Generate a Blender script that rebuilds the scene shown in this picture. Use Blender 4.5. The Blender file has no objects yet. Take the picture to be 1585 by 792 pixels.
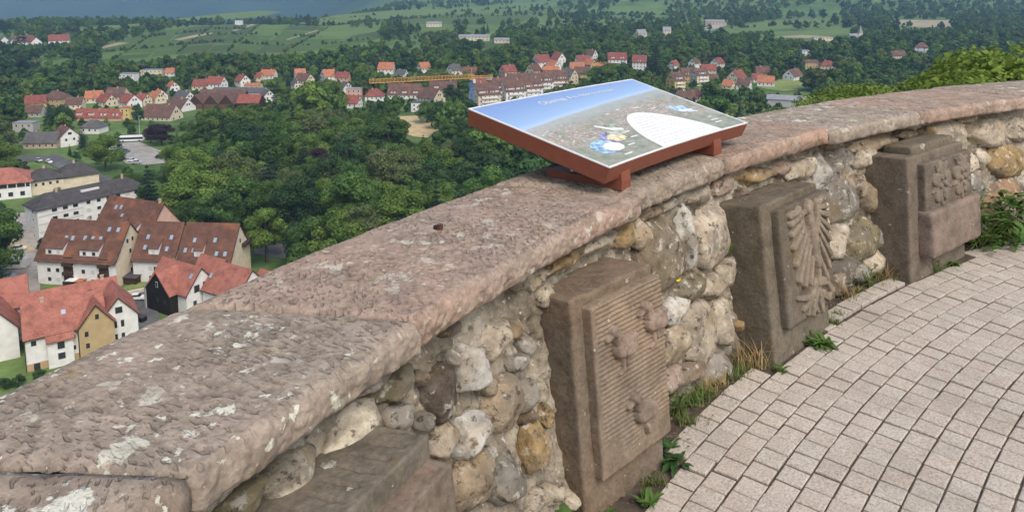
import bpy, bmesh, math, random
import numpy as np
from mathutils import Vector, Matrix
R_ = math.radians
random.seed(7)
rng = np.random.default_rng(11)
scene = bpy.context.scene
col = scene.collection

# ------------------------------------------------------------------ camera
# pixel frame of the photograph: 1585 x 792, focal length 1175 px, lens axis at (792, 120)
F_, CX, CY, HZ, HC = 1175.0, 792.0, 120.0, -35.0, 1.7
PITCH = math.atan((CY - HZ) / F_)
cam_data = bpy.data.cameras.new('camera')
cam = bpy.data.objects.new('camera', cam_data)
col.objects.link(cam)
cam.location = (0, 0, HC)
cam.rotation_euler = (math.pi / 2 - PITCH, 0, 0)
cam_data.sensor_width = 36.0
cam_data.lens = F_ / 1585 * 36
cam_data.shift_x = (792.5 - CX) / 1585
cam_data.shift_y = -(396 - CY) / 1585
cam_data.clip_start = 0.05
cam_data.clip_end = 20000
scene.camera = cam

# ------------------------------------------------------------------ light: bright overcast
SUN_EL, SUN_AZ = 52, 150          # azimuth clockwise from +Y: behind the camera, to the right
world = bpy.data.worlds.new('World')
scene.world = world
world.use_nodes = True
wn = world.node_tree
sky = wn.nodes.new('ShaderNodeTexSky')
sky.sky_type = 'NISHITA'
sky.sun_disc = False
sky.sun_elevation = R_(SUN_EL)
sky.sun_rotation = R_(SUN_AZ)
sky.air_density = 1.0
sky.dust_density = 4.0
sky.ozone_density = 1.0
bg = wn.nodes['Background']
bg.inputs['Strength'].default_value = 0.15
wn.links.new(sky.outputs[0], bg.inputs['Color'])
sd = bpy.data.lights.new('sun', 'SUN')
sd.energy = 0.85
sd.angle = R_(26)
sd.color = (1.0, 0.96, 0.9)
sun = bpy.data.objects.new('sun', sd)
col.objects.link(sun)
_az, _el = R_(SUN_AZ), R_(SUN_EL)
_dir = Vector((math.sin(_az) * math.cos(_el), math.cos(_az) * math.cos(_el), math.sin(_el)))
sun.rotation_euler = _dir.to_track_quat('Z', 'Y').to_euler()
vs = scene.view_settings
vs.view_transform = 'Standard'
vs.look = 'None'
vs.exposure = 0.75
vs.gamma = 1.0
vs.use_curve_mapping = False
scene.cycles.max_bounces = 6
scene.cycles.diffuse_bounces = 3
scene.cycles.glossy_bounces = 2
scene.cycles.transmission_bounces = 3
scene.cycles.volume_bounces = 1
scene.cycles.transparent_max_bounces = 8
scene.cycles.use_denoising = True

# ------------------------------------------------------------------ geometry of the place
C0 = np.array([7.048, -2.52])      # centre of the round terrace
RW = 8.416                         # radius of the inner edge of the coping
ZC = 0.90                          # top of the coping above the paving
GZ = -85.0                         # floor of the valley

def ray(x, y):
    a = (x - CX) / F_; b = -(y - CY) / F_
    return np.array([a, math.cos(PITCH) + b * math.sin(PITCH), -math.sin(PITCH) + b * math.cos(PITCH)])
def at(x, y, z):
    "point at height z seen at photo pixel x, y"
    d = ray(x, y); t = (z - HC) / d[2]
    return np.array([0, 0, HC]) + d * t
def proj(p):
    qx, qy, qz = p[0], p[1], p[2] - HC
    c, s = math.cos(PITCH), math.sin(PITCH)
    zc = qy * c - qz * s
    return CX + F_ * qx / zc, CY - F_ * (qy * s + qz * c) / zc
def W(off, phi, z):
    "point of the wall: off outwards from the coping's inner edge, phi degrees round the terrace"
    a = math.radians(phi)
    return np.array([C0[0] + (RW + off) * math.cos(a), C0[1] + (RW + off) * math.sin(a), z])

# ------------------------------------------------------------------ noise
_perm = np.random.default_rng(5).permutation(512).astype(np.int64)
_grad = np.random.default_rng(6).normal(size=(512, 3)); _grad /= np.linalg.norm(_grad, axis=1)[:, None]
def pn(P):
    P = np.asarray(P, float); i = np.floor(P).astype(np.int64); f = P - i
    u = f * f * f * (f * (f * 6 - 15) + 10); out = 0
    for dx in (0, 1):
        for dy in (0, 1):
            for dz in (0, 1):
                h = _perm[(_perm[(_perm[(i[:, 0] + dx) & 511] + i[:, 1] + dy) & 511] + i[:, 2] + dz) & 511]
                g = _grad[h]
                d = g[:, 0] * (f[:, 0] - dx) + g[:, 1] * (f[:, 1] - dy) + g[:, 2] * (f[:, 2] - dz)
                w = (u[:, 0] if dx else 1 - u[:, 0]) * (u[:, 1] if dy else 1 - u[:, 1]) * (u[:, 2] if dz else 1 - u[:, 2])
                out = out + d * w
    return out * 1.6
def fbm(P, o=4, g=.5):
    s = 0; a = 1; P = np.asarray(P, float)
    for k in range(o):
        s = s + a * pn(P * 2 ** k + 17.3 * k); a *= g
    return s
def sstep(a, b, x):
    t = np.clip((x - a) / (b - a), 0, 1); return t * t * (3 - 2 * t)

# ------------------------------------------------------------------ mesh helpers
def mesh(name, V, Fc, mat=None, smooth=False):
    me = bpy.data.meshes.new(name)
    V = np.asarray(V, np.float32)
    if isinstance(Fc, np.ndarray):
        n, k = Fc.shape
        me.vertices.add(len(V)); me.vertices.foreach_set('co', V.ravel())
        me.loops.add(n * k); me.loops.foreach_set('vertex_index', Fc.ravel().astype(np.int32))
        me.polygons.add(n)
        me.polygons.foreach_set('loop_start', (np.arange(n) * k).astype(np.int32))
        me.update(calc_edges=True)
    else:
        me.from_pydata([tuple(v) for v in V], [], Fc); me.update()
    if smooth:
        me.polygons.foreach_set('use_smooth', np.ones(len(me.polygons), bool))
    if mat: me.materials.append(mat)
    return me
def link(name, data, parent=None, local=True, color=None):
    o = bpy.data.objects.new(name, data); col.objects.link(o)
    if parent is not None:
        o.parent = parent
        if not local: o.matrix_parent_inverse = parent.matrix_basis.inverted()
    if color is not None: o.color = (*color, 1)
    return o
def empty(name, loc=(0, 0, 0), rz=0.0):
    o = bpy.data.objects.new(name, None); col.objects.link(o)
    o.location = tuple(loc); o.rotation_euler = (0, 0, rz); o.empty_display_size = .2
    return o
def tag(o, label=None, cat=None, group=None, kind=None):
    if label: o['label'] = label
    if cat: o['category'] = cat
    if group: o['group'] = group
    if kind: o['kind'] = kind
    return o
class MB:
    def __init__(s): s.V = []; s.F = []
    def add(s, V, Fc):
        b = len(s.V); s.V += [tuple(map(float, v)) for v in V]; s.F += [tuple(b + i for i in f) for f in Fc]; return s
    def box(s, x0, x1, y0, y1, z0, z1):
        return s.add([(x0, y0, z0), (x1, y0, z0), (x1, y1, z0), (x0, y1, z0), (x0, y0, z1), (x1, y0, z1), (x1, y1, z1), (x0, y1, z1)],
                     [(0, 3, 2, 1), (4, 5, 6, 7), (0, 1, 5, 4), (1, 2, 6, 5), (2, 3, 7, 6), (3, 0, 4, 7)])
    def hexa(s, P):   # 8 corners ordered like box
        return s.add(P, [(0, 3, 2, 1), (4, 5, 6, 7), (0, 1, 5, 4), (1, 2, 6, 5), (2, 3, 7, 6), (3, 0, 4, 7)])
    def prism(s, poly, d):  # poly: 3d points, d: extrusion vector
        n = len(poly); P = [np.array(p, float) for p in poly]; Q = [p + np.array(d, float) for p in P]
        return s.add(P + Q, [tuple(range(n))[::-1], tuple(range(n, 2 * n))] + [(i, (i + 1) % n, n + (i + 1) % n, n + i) for i in range(n)])
    def bar(s, a, b, r, n=4, r2=None):
        a = Vector(a); b = Vector(b); d = (b - a).normalized(); q = d.to_track_quat('Z', 'Y'); r2 = r if r2 is None else r2
        V = []
        for p, rr in ((a, r), (b, r2)):
            for k in range(n):
                t = 2 * math.pi * (k + .5) / n; V.append(p + q @ Vector((rr * math.cos(t), rr * math.sin(t), 0)))
        return s.add(V, [(k, (k + 1) % n, n + (k + 1) % n, n + k) for k in range(n)] + [tuple(range(n))[::-1], tuple(range(n, 2 * n))])
    def obj(s, name, mat, parent=None, local=True, smooth=False, color=None):
        return link(name, mesh(name, np.array(s.V), s.F, mat, smooth), parent, local, color)
def grid_faces(n, m, closed=False):
    i = np.arange(n - 1)[:, None]; j = np.arange(m if closed else m - 1)[None, :]
    a = i * m + j; b = i * m + (j + 1) % m
    return np.stack([a, b, b + m, a + m], -1).reshape(-1, 4)

# ------------------------------------------------------------------ materials
class NT:
    def __init__(s, name):
        s.m = bpy.data.materials.new(name); s.m.use_nodes = True; s.t = s.m.node_tree
        s.b = s.t.nodes['Principled BSDF']; s.out = s.t.nodes['Material Output']
    def n(s, typ, props=None, **inp):
        nd = s.t.nodes.new('ShaderNode' + typ)
        for k, v in (props or {}).items(): setattr(nd, k, v)
        for k, v in inp.items():
            s.set(nd, k, v)
        return nd
    def set(s, nd, k, v):
        sk = nd.inputs[int(k[1:])] if k[0] == 'i' and k[1:].isdigit() else nd.inputs[k.replace('_', ' ')]
        if hasattr(v, 'is_output') or isinstance(v, bpy.types.NodeSocket): s.t.links.new(v, sk)
        elif isinstance(v, bpy.types.Node): s.t.links.new(v.outputs[0], sk)
        else:
            if isinstance(v, (tuple, list)) and len(v) == 3 and len(sk.default_value) == 4: v = (*v, 1)
            sk.default_value = v
    def math(s, op, a, b=0.0, clamp=False):
        nd = s.t.nodes.new('ShaderNodeMath'); nd.operation = op; nd.use_clamp = clamp
        s.set(nd, 'i0', a); s.set(nd, 'i1', b); return nd.outputs[0]
    def mix(s, f, a, b, mode='MIX'):
        nd = s.t.nodes.new('ShaderNodeMix'); nd.data_type = 'RGBA'; nd.blend_type = mode
        s.set(nd, 'i0', f); s.set(nd, 'i6', a); s.set(nd, 'i7', b); return nd.outputs[2]
    def ramp(s, f, stops):
        nd = s.t.nodes.new('ShaderNodeValToRGB'); e = nd.color_ramp.elements
        while len(e) < len(stops): e.new(.5)
        for k, (p, c) in enumerate(stops):
            e[k].position = p; e[k].color = (*c, 1) if isinstance(c, (tuple, list)) else (c, c, c, 1)
        s.set(nd, 'Fac', f); return nd.outputs[0]
    def coord(s, jitter=True):
        tc = s.n('TexCoord').outputs['Object']
        if not jitter: return tc
        oi = s.n('ObjectInfo')
        v = s.n('VectorMath', {'operation': 'SCALE'}, i0=oi.outputs['Location']); v.inputs['Scale'].default_value = 7.31
        a = s.n('VectorMath', {'operation': 'ADD'}, i0=tc, i1=v.outputs[0]); return a.outputs[0]
    def noise(s, co, scale, det=4, rough=.55, col=False):
        nd = s.n('TexNoise', Vector=co, Scale=scale, Detail=det, Roughness=rough); return nd.outputs[1 if col else 0]
    def bump(s, h, strength=.5, dist=.01):
        nd = s.n('Bump', Height=h, Strength=strength, Distance=dist); s.t.links.new(nd.outputs[0], s.b.inputs['Normal']); return nd
    def fin(s, color, rough=.85, spec=.3):
        s.set(s.b, 'Base Color', color); s.set(s.b, 'Roughness', rough); s.b.inputs['Specular IOR Level'].default_value = spec
        return s.m

def mat_plain(name, c, rough=.8, scale=3.0, var=.18, spec=.3, bump=0, jitter=True):
    t = NT(name); co = t.coord(jitter)
    n = t.noise(co, scale, 5)
    f = t.ramp(n, [(.3, 1 - var), (.7, 1 + var)])
    if bump: t.bump(t.noise(co, scale * 6, 3), .4, bump)
    return t.fin(t.mix(1.0, c, f, 'MULTIPLY'), rough, spec)

def mat_objcol(name, scale, rough=.9, bump=.01):
    t = NT(name); co = t.coord(); oi = t.n('ObjectInfo').outputs['Color']
    n1 = t.noise(co, scale, 8, .68)
    c = t.mix(1.0, oi, t.ramp(n1, [(.30, .50), (.5, 1.0), (.68, 1.28)]), 'MULTIPLY')
    # weathered skin: grey crust, black spots, pale lime bloom
    c = t.mix(t.ramp(t.noise(co, scale * .7, 6, .65), [(.48, 0.0), (.62, .75)]), c, (.185, .16, .125))
    n2 = t.noise(co, scale * 2.6, 7, .72)
    c = t.mix(t.ramp(n2, [(.54, 0.0), (.62, .85)]), c, (.055, .046, .036))
    n3 = t.noise(co, scale * 2.0, 7, .68)
    c = t.mix(t.ramp(n3, [(.57, 0.0), (.63, .75)]), c, (.50, .475, .41))
    n4 = t.noise(co, scale * .6, 4, .6)
    c = t.mix(t.ramp(n4, [(.57, 0.0), (.68, .4)]), c, (.27, .18, .08))
    h = t.math('ADD', t.math('MULTIPLY', n1, .8), t.math('MULTIPLY', t.noise(co, scale * 8, 6, .75), .6))
    t.bump(h, 1.0, bump)
    return t.fin(c, rough, .12)
M = {}
M['rubble'] = mat_objcol('rubble_stone', 11)

def sandstone(name, pits, lich, crust=(.12, .105, .085)):
    t = NT(name); co = t.coord(); oi = t.n('ObjectInfo').outputs['Color']
    grey_ = (.26, .226, .178) if pits else (.15, .128, .10)
    big = t.noise(co, 2.2, 5, .6); med = t.noise(co, 12, 6, .65); fine = t.noise(co, 70, 4, .7)
    c = t.mix(t.ramp(big, [(.40, 0.0), (.64, .62 if pits else .8)]), oi, grey_)
    c = t.mix(1.0, c, t.ramp(med, [(.3, .66), (.5, 1.0), (.7, 1.22)]), 'MULTIPLY')
    c = t.mix(1.0, c, t.ramp(fine, [(.3, .74), (.7, 1.2)]), 'MULTIPLY')
    # dark biological crust in blotches of its own
    c = t.mix(t.ramp(t.noise(co, 5.5, 7, .7), [(.55, 0.0), (.70, .45 if pits else .6)]), c, crust)
    h = t.math('ADD', t.math('MULTIPLY', med, .6), t.math('MULTIPLY', fine, .5))
    if pits:
        at_ = t.n('Attribute', {'attribute_name': 'pit'}).outputs['Fac']
        sc = t.n('Attribute', {'attribute_name': 'sc'}).outputs['Vector']
        g1 = t.n('TexNoise', Vector=t.n('VectorMath', {'operation': 'MULTIPLY'}, i0=sc, i1=(92, 36, 1)).outputs[0], Scale=1.0, Detail=1.0, Roughness=.4).outputs[0]
        g2 = t.n('TexNoise', Vector=t.n('VectorMath', {'operation': 'MULTIPLY'}, i0=sc, i1=(170, 80, 1)).outputs[0], Scale=1.0, Detail=2.0).outputs[0]
        tp_ = t.n('Attribute', {'attribute_name': 'top'}).outputs['Fac']
        on_top = t.math('MULTIPLY', tp_, t.ramp(t.noise(co, 2.0, 3), [(.38, .35), (.52, 1.0)]))
        pk = t.math('MULTIPLY', t.math('MAXIMUM', t.ramp(g1, [(.565, 0.0), (.68, 1.0)]), t.math('MULTIPLY', t.ramp(g2, [(.64, 0.0), (.74, 1.0)]), .6)), on_top)
        c = t.mix(t.math('MULTIPLY', at_, .35), c, (.10, .083, .068))
        c = t.mix(t.math('MULTIPLY', pk, .44), c, (.115, .09, .074))
        h = t.math('SUBTRACT', h, t.math('MULTIPLY', pk, .6))
    # lichen: ragged pale patches and specks
    area = t.ramp(t.noise(co, 2.6, 4, .6), [(.42, 0.0), (.56, 1.0)])
    n3 = t.noise(co, 11, 8, .62); n5 = t.noise(co, 30, 6, .6)
    f1 = t.math('MULTIPLY', t.ramp(n3, [(lich, 0.0), (lich + .025, 1.0)]), area)
    f2 = t.math('MULTIPLY', t.ramp(n5, [(.625 if pits else .69, 0.0), (.65 if pits else .71, 1.0)]), t.math('ADD', t.math('MULTIPLY', area, .7), .3))
    f = t.math('MULTIPLY', t.math('MAXIMUM', f1, f2), t.math('DIVIDE', t.n('ObjectInfo').outputs['Object Index'], 100.0) if pits else 1.0)
    f = t.math('MULTIPLY', f, t.ramp(t.noise(co, 140, 3), [(.3, .6), (.5, .95)]))
    c = t.mix(f, c, (.56, .55, .45))
    c = t.mix(t.ramp(t.noise(co, 8, 6, .65), [(.62, 0.0), (.70, .55)]), c, (.19, .145, .05))
    h = t.math('ADD', h, t.math('MULTIPLY', f, .2))
    t.bump(h, .9, .008)
    return t.fin(c, .92, .1)
M['coping'] = sandstone('coping_sandstone', True, .578)
M['carved'] = sandstone('carved_sandstone', False, .66, (.075, .065, .048))

def mortar():
    t = NT('lime_mortar'); co = t.coord(False)
    n1 = t.noise(co, 6, 7, .65); n2 = t.noise(co, 38, 5, .7)
    c = t.ramp(n1, [(.3, (.06, .05, .038)), (.43, (.19, .162, .12)), (.56, (.31, .272, .205)), (.70, (.45, .415, .335))])
    c = t.mix(t.ramp(n2, [(.54, 0.0), (.68, .85)]), c, (.09, .078, .06))
    c = t.mix(t.ramp(t.noise(co, 55, 4, .6), [(.63, 0.0), (.68, .85)]), c, (.56, .54, .48))
    t.bump(t.math('ADD', n1, n2), 1.0, .012)
    return t.fin(c, .95, .1)
M['mortar'] = mortar()

def paver_mat():
    t = NT('paver_concrete'); co = t.coord(); oi = t.n('ObjectInfo')
    n1 = t.noise(co, 120, 3, .7); n2 = t.noise(co, 14, 4, .6)
    base = t.ramp(t.n('TexNoise', Vector=t.coord(), Scale=7.0, Detail=1.0).outputs[0], [(.35, (.35, .313, .258)), (.65, (.405, .367, .306))])
    base = t.mix(t.math('MULTIPLY', oi.outputs['Random'], .45), base, (.39, .318, .258))
    c = t.mix(1.0, base, t.ramp(n1, [(.32, .62), (.5, 1.0), (.7, 1.3)]), 'MULTIPLY')
    wc = t.n('NewGeometry').outputs['Position']
    c = t.mix(1.0, c, t.ramp(t.noise(wc, 2.3, 5, .6), [(.3, .84), (.5, 1.0), (.7, 1.08)]), 'MULTIPLY')
    c = t.mix(t.ramp(t.noise(wc, 9, 5, .65), [(.62, 0.0), (.72, .4)]), c, (.2, .17, .135))
    c = t.mix(t.ramp(n2, [(.58, 0.0), (.8, .45)]), c, (.24, .21, .17))
    t.bump(n1, .6, .0025)
    return t.fin(c, .85, .25)
M['paver'] = paver_mat()
M['sand'] = mat_plain('joint_sand', (.075, .06, .047), .95, 30, .35, .1, .004, False)

def leaf_mat(name, c1, c2, trans=.25, nscale=.25, rnd=.5):
    t = NT(name); oi = t.n('ObjectInfo'); co = t.coord()
    n = t.noise(co, nscale, 3, .6)
    c = t.mix(t.ramp(n, [(.35, 0.0), (.65, 1.0)]), c1, c2)
    f = t.math('ADD', t.math('MULTIPLY', oi.outputs['Random'], rnd), 1 - rnd / 2)
    c = t.mix(1.0, c, f, 'MULTIPLY')
    t.set(t.b, 'Base Color', c); t.set(t.b, 'Roughness', .6); t.b.inputs['Specular IOR Level'].default_value = .2
    tr = t.n('BsdfTranslucent', Color=c)
    mx = t.n('MixShader', Fac=trans, i1=t.b.outputs[0], i2=tr.outputs[0])
    t.t.links.new(mx.outputs[0], t.out.inputs['Surface'])
    return t.m
# ================================================================== TERRACE
slabV = [W(-RW + .01, 0, -.01)]; n = 120
slabV = [(C0[0], C0[1], -.008)] + [tuple(W(.3, 360 * k / n, -.008)) for k in range(n)]
slabF = [(0, 1 + k, 1 + (k + 1) % n) for k in range(n)]
terrace = link('terrace_pavement', mesh('terrace_bed', np.array(slabV), slabF, M['sand']))
tag(terrace, 'pale grey-pink sett paving of the round terrace', None, None, 'structure')
ROWW, STEP = .0930, .097
def paver_mesh(k):
    r = random.Random(k); hx, hy, c = STEP / 2 - .0042, ROWW / 2 - .0032, .0034
    P = [(-hx, -hy), (hx, -hy), (hx, hy), (-hx, hy)]
    P = [(x + r.uniform(-.0011, .0011), y + r.uniform(-.0011, .0011)) for x, y in P]
    V = [(x, y, -.05) for x, y in P] + [(x, y, -c) for x, y in P] + [(x - math.copysign(c, x), y - math.copysign(c, y), r.uniform(-.0008, .0008)) for x, y in P]
    Fq = [(8, 9, 10, 11)]
    for i in range(4):
        j = (i + 1) % 4; Fq += [(i, j, 4 + j, 4 + i), (4 + i, 4 + j, 8 + j, 8 + i)]
    return V, Fq
pm = [paver_mesh(k) for k in range(8)]
pmesh = [mesh('paver', np.array(V), Fq, M['paver']) for V, Fq in pm]
blocked = [(145.4, 142.2, -.26), (136.5, 132.2, -.31), (126.3, 120.8, -.31), (155, 150.3, -.28)]
cand = []
for row in range(-1, 42):
    off = -.26 - ROWW * (row + .5); r = RW + off; da = math.degrees(STEP / r)
    a = 168 - random.uniform(0, da); ph = random.Random(row).choice((0, .5)) * da + random.uniform(-.1, .1) * da
    a = 168 - (ph if row % 2 else 0) + random.uniform(-.08, .08) * da
    while a > 96:
        skip = row == -1 and any(p0 > a > p1 for p0, p1, _ in blocked)
        lift = .0
        if row == -1 and 131.6 > a > 126.2: lift = .012
        if not skip: cand.append((row, a, off, lift))
        a -= da
def paver_tf(row, a, off, lift):
    p = W(off + (.012 if lift else 0) + random.uniform(-.0012, .0012), a, lift + random.uniform(-.0022, .0016) + (.002 * math.sin(a * 2.1 + row)))
    return Matrix.Translation(Vector(p)) @ Matrix.Rotation(math.radians(a - 90) + random.gauss(0, .005), 4, 'Z') @ Matrix.Rotation(random.gauss(0, .006), 4, 'X') @ Matrix.Rotation(random.gauss(0, .006), 4, 'Y')
def seen(c):
    p = W(c[2], c[1], 0)
    if p[1] < .5: return 0
    x, y = proj(p)
    return (1 / p[1] ** 2) if (-10 < x < 1600 and -10 < y < 830) else 0
cand.sort(key=lambda c: -seen(c))
for c in cand[:300]:
    o = link('paver', random.choice(pmesh), terrace); o.matrix_local = paver_tf(*c)
PV, PF = [], []
for c in cand[300:]:
    V, Fq = random.choice(pm); m = np.array(paver_tf(*c)); b = len(PV)
    vv = np.array(V) @ m[:3, :3].T + m[:3, 3]; PV += vv.tolist(); PF += [tuple(b + i for i in f) for f in Fq]
o = link('paver_field', mesh('paver_field', np.array(PV), np.array(PF), M['paver']), terrace)
tag(o, None, None, None, 'stuff')

# ================================================================== WALL
wall = empty('stone_wall', W(.25, 140, 0))
tag(wall, 'curved rubble stone parapet wall with pink sandstone coping slabs', 'wall')
def face_off(z): return .075 - .17 * (.8 - z) / .8     # battered face
# mortar core
PH0, PH1 = 168, 98
na, nz = 1400, 96
aa = np.linspace(PH0, PH1, na); zz = np.linspace(-.05, .815, nz)
Aa, Zz = np.meshgrid(aa, zz, indexing='ij')
P3 = np.stack([np.radians(Aa) * RW, Zz, 0 * Aa], -1).reshape(-1, 3)
d = .014 * fbm(P3 * 7, 4) + .016 * pn(P3 * 23) + .010 * pn(P3 * 52)
off = face_off(Zz.ravel()) + .026 - d
ang = np.radians(Aa.ravel())
V1 = np.stack([C0[0] + (RW + off) * np.cos(ang), C0[1] + (RW + off) * np.sin(ang), Zz.ravel()], 1)
ob = np.tile([[.20, .80], [.50, .80], [.50, -6]], (na, 1, 1))
V2 = np.stack([C0[0] + (RW + ob[..., 0]) * np.cos(np.radians(aa))[:, None], C0[1] + (RW + ob[..., 0]) * np.sin(np.radians(aa))[:, None], ob[..., 1]], -1)
Vc = np.concatenate([V1.reshape(na, nz, 3), V2], 1).reshape(-1, 3)
link('mortar', mesh('mortar', Vc, grid_faces(na, nz + 3)[:, ::-1], M['mortar'], True), wall, False)

# coping slabs: joints at the inner edge, degrees round the terrace
joints = [168, 161, 154.16, 149.78, 141.16, 136.17, 129.4, 123.1, 114.9, 106.5, 98]
tints = [(.33, .245, .19), (.34, .265, .205), (.325, .272, .222), (.37, .278, .222), (.325, .27, .212), (.385, .27, .208), (.365, .315, .255), (.395, .295, .235), (.36, .30, .245), (.36, .30, .245)]
inoff = [0, -.02, -.02, .0, .015, .0, -.035, -.04, .0, .03]
def coping(k):
    a0, a1 = joints[k], joints[k + 1]; vis = 2 <= k <= 8
    L = math.radians(a0 - a1) * RW; step = .0045 if 2 <= k <= 4 else (.009 if vis else .03)
    n = max(12, int(L / step))
    # section: under the nose, up the rough face, over the rounded arris, across the top, down outside
    i0 = inoff[k]
    key = [(.16, .808), (i0 + .03, .812), (i0 + .014, .815), (i0 + .006, .826), (i0 + .002, .855), (i0 + .004, .877), (i0 + .012, .891), (i0 + .026, .8985), (i0 + .06, .9005),
           (.30, .902), (.50, .899), (.535, .894), (.555, .88), (.562, .86), (.556, .82), (.54, .806), (.4, .804)]
    key = np.array(key); dl = np.r_[0, np.cumsum(np.hypot(*np.diff(key, axis=0).T))]
    m = max(24, int(dl[-1] / step)); tt = np.linspace(0, dl[-1], m)
    sec = np.stack([np.interp(tt, dl, key[:, 0]), np.interp(tt, dl, key[:, 1])], 1)
    tn = np.gradient(sec, axis=0); tn /= np.linalg.norm(tn, axis=1)[:, None]; nr = np.stack([-tn[:, 1], tn[:, 0]], 1)
    s = np.linspace(0, 1, n)
    S, J = np.meshgrid(s, np.arange(m), indexing='ij')
    o_, z_ = sec[J, 0], sec[J, 1]; no, nz_ = nr[J, 0], nr[J, 1]
    gap = math.degrees(.005 / RW)
    A = a0 - gap + (a1 - a0 + 2 * gap) * S + 1.5 * np.clip(o_ / .55, 0, 1.1)
    arc = np.radians(A) * RW
    Q = np.stack([arc.ravel(), o_.ravel(), z_.ravel() + k * 3.7], 1)
    top = np.clip(nz_.ravel(), 0, 1) ** 2
    face = np.clip(-no.ravel(), 0, 1)
    d = .006 * fbm(Q * 2.1, 2) + .0018 * pn(Q * 14) + .0012 * pn(Q * 48)
    d += face * (.009 * pn(Q * np.array([11, 9, 12])) + .008 * np.abs(pn(Q * 24)) + .004 * pn(Q * 60))
    # pick marks: short gouges, slightly slanted across the slab
    th = .5 + .35 * math.sin(k * 2.3); ca, sa = math.cos(th), math.sin(th)
    U = Q[:, 0] * ca + Q[:, 1] * sa; Vv = -Q[:, 0] * sa + Q[:, 1] * ca
    wv = .012 * pn(Q * 9)
    g = pn(np.stack([(U + wv) * 74, (Vv + wv) * 27, Q[:, 2] * 2], 1)) + .5 * pn(np.stack([U * 120, Vv * 52, Q[:, 2] + 9], 1))
    area = sstep(-.5, .1, pn(Q * 2.3 + 31))
    pit = sstep(.16, .42, g) * top * (.45 + .55 * area)
    d -= .0032 * pit; UVs = np.stack([U, Vv, 0 * U + k * 3.1], 1).reshape(n, m, 3)
    # worn ends at the joints
    e = np.minimum(S, 1 - S).ravel() * L
    d -= .014 * np.exp(-e / .009) * (top + .6 * face)
    o2 = o_.ravel() + no.ravel() * d; z2 = z_.ravel() + nz_.ravel() * d + .004 * math.sin(k * 1.7)
    an = np.radians(A.ravel())
    V = np.stack([C0[0] + (RW + o2) * np.cos(an), C0[1] + (RW + o2) * np.sin(an), z2], 1).reshape(n, m, 3)
    c0 = V[0].mean(0); c1 = V[-1].mean(0)
    V = np.concatenate([(V[:1] - c0) * .9 + c0, V, (V[-1:] - c1) * .9 + c1], 0)
    pit = np.concatenate([np.zeros((1, m)), pit.reshape(n, m), np.zeros((1, m))], 0)
    Fq = grid_faces(n + 2, m, True)
    caps = [tuple(range(m)), tuple(range((n + 1) * m, (n + 2) * m))[::-1]]
    me = mesh('coping_slab', V.reshape(-1, 3), Fq[:, ::-1], M['coping'], True)
    at_ = me.attributes.new('pit', 'FLOAT', 'POINT'); at_.data.foreach_set('value', pit.ravel().astype(np.float32))
    a3 = me.attributes.new('top', 'FLOAT', 'POINT'); tp_ = top.reshape(n, m); a3.data.foreach_set('value', np.concatenate([tp_[:1], tp_, tp_[-1:]], 0).ravel().astype(np.float32))
    UVs = np.concatenate([UVs[:1], UVs, UVs[-1:]], 0); a2 = me.attributes.new('sc', 'FLOAT_VECTOR', 'POINT'); a2.data.foreach_set('vector', UVs.ravel().astype(np.float32))
    o = link('coping_slab', me, wall, False, [tints[k][0] * .83, tints[k][1] * .80, tints[k][2] * .76]); o.pass_index = (100, 100, 100, 60, 35, 30, 90, 40, 90, 60)[k]
for k in range(len(joints) - 1): coping(k)

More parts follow.
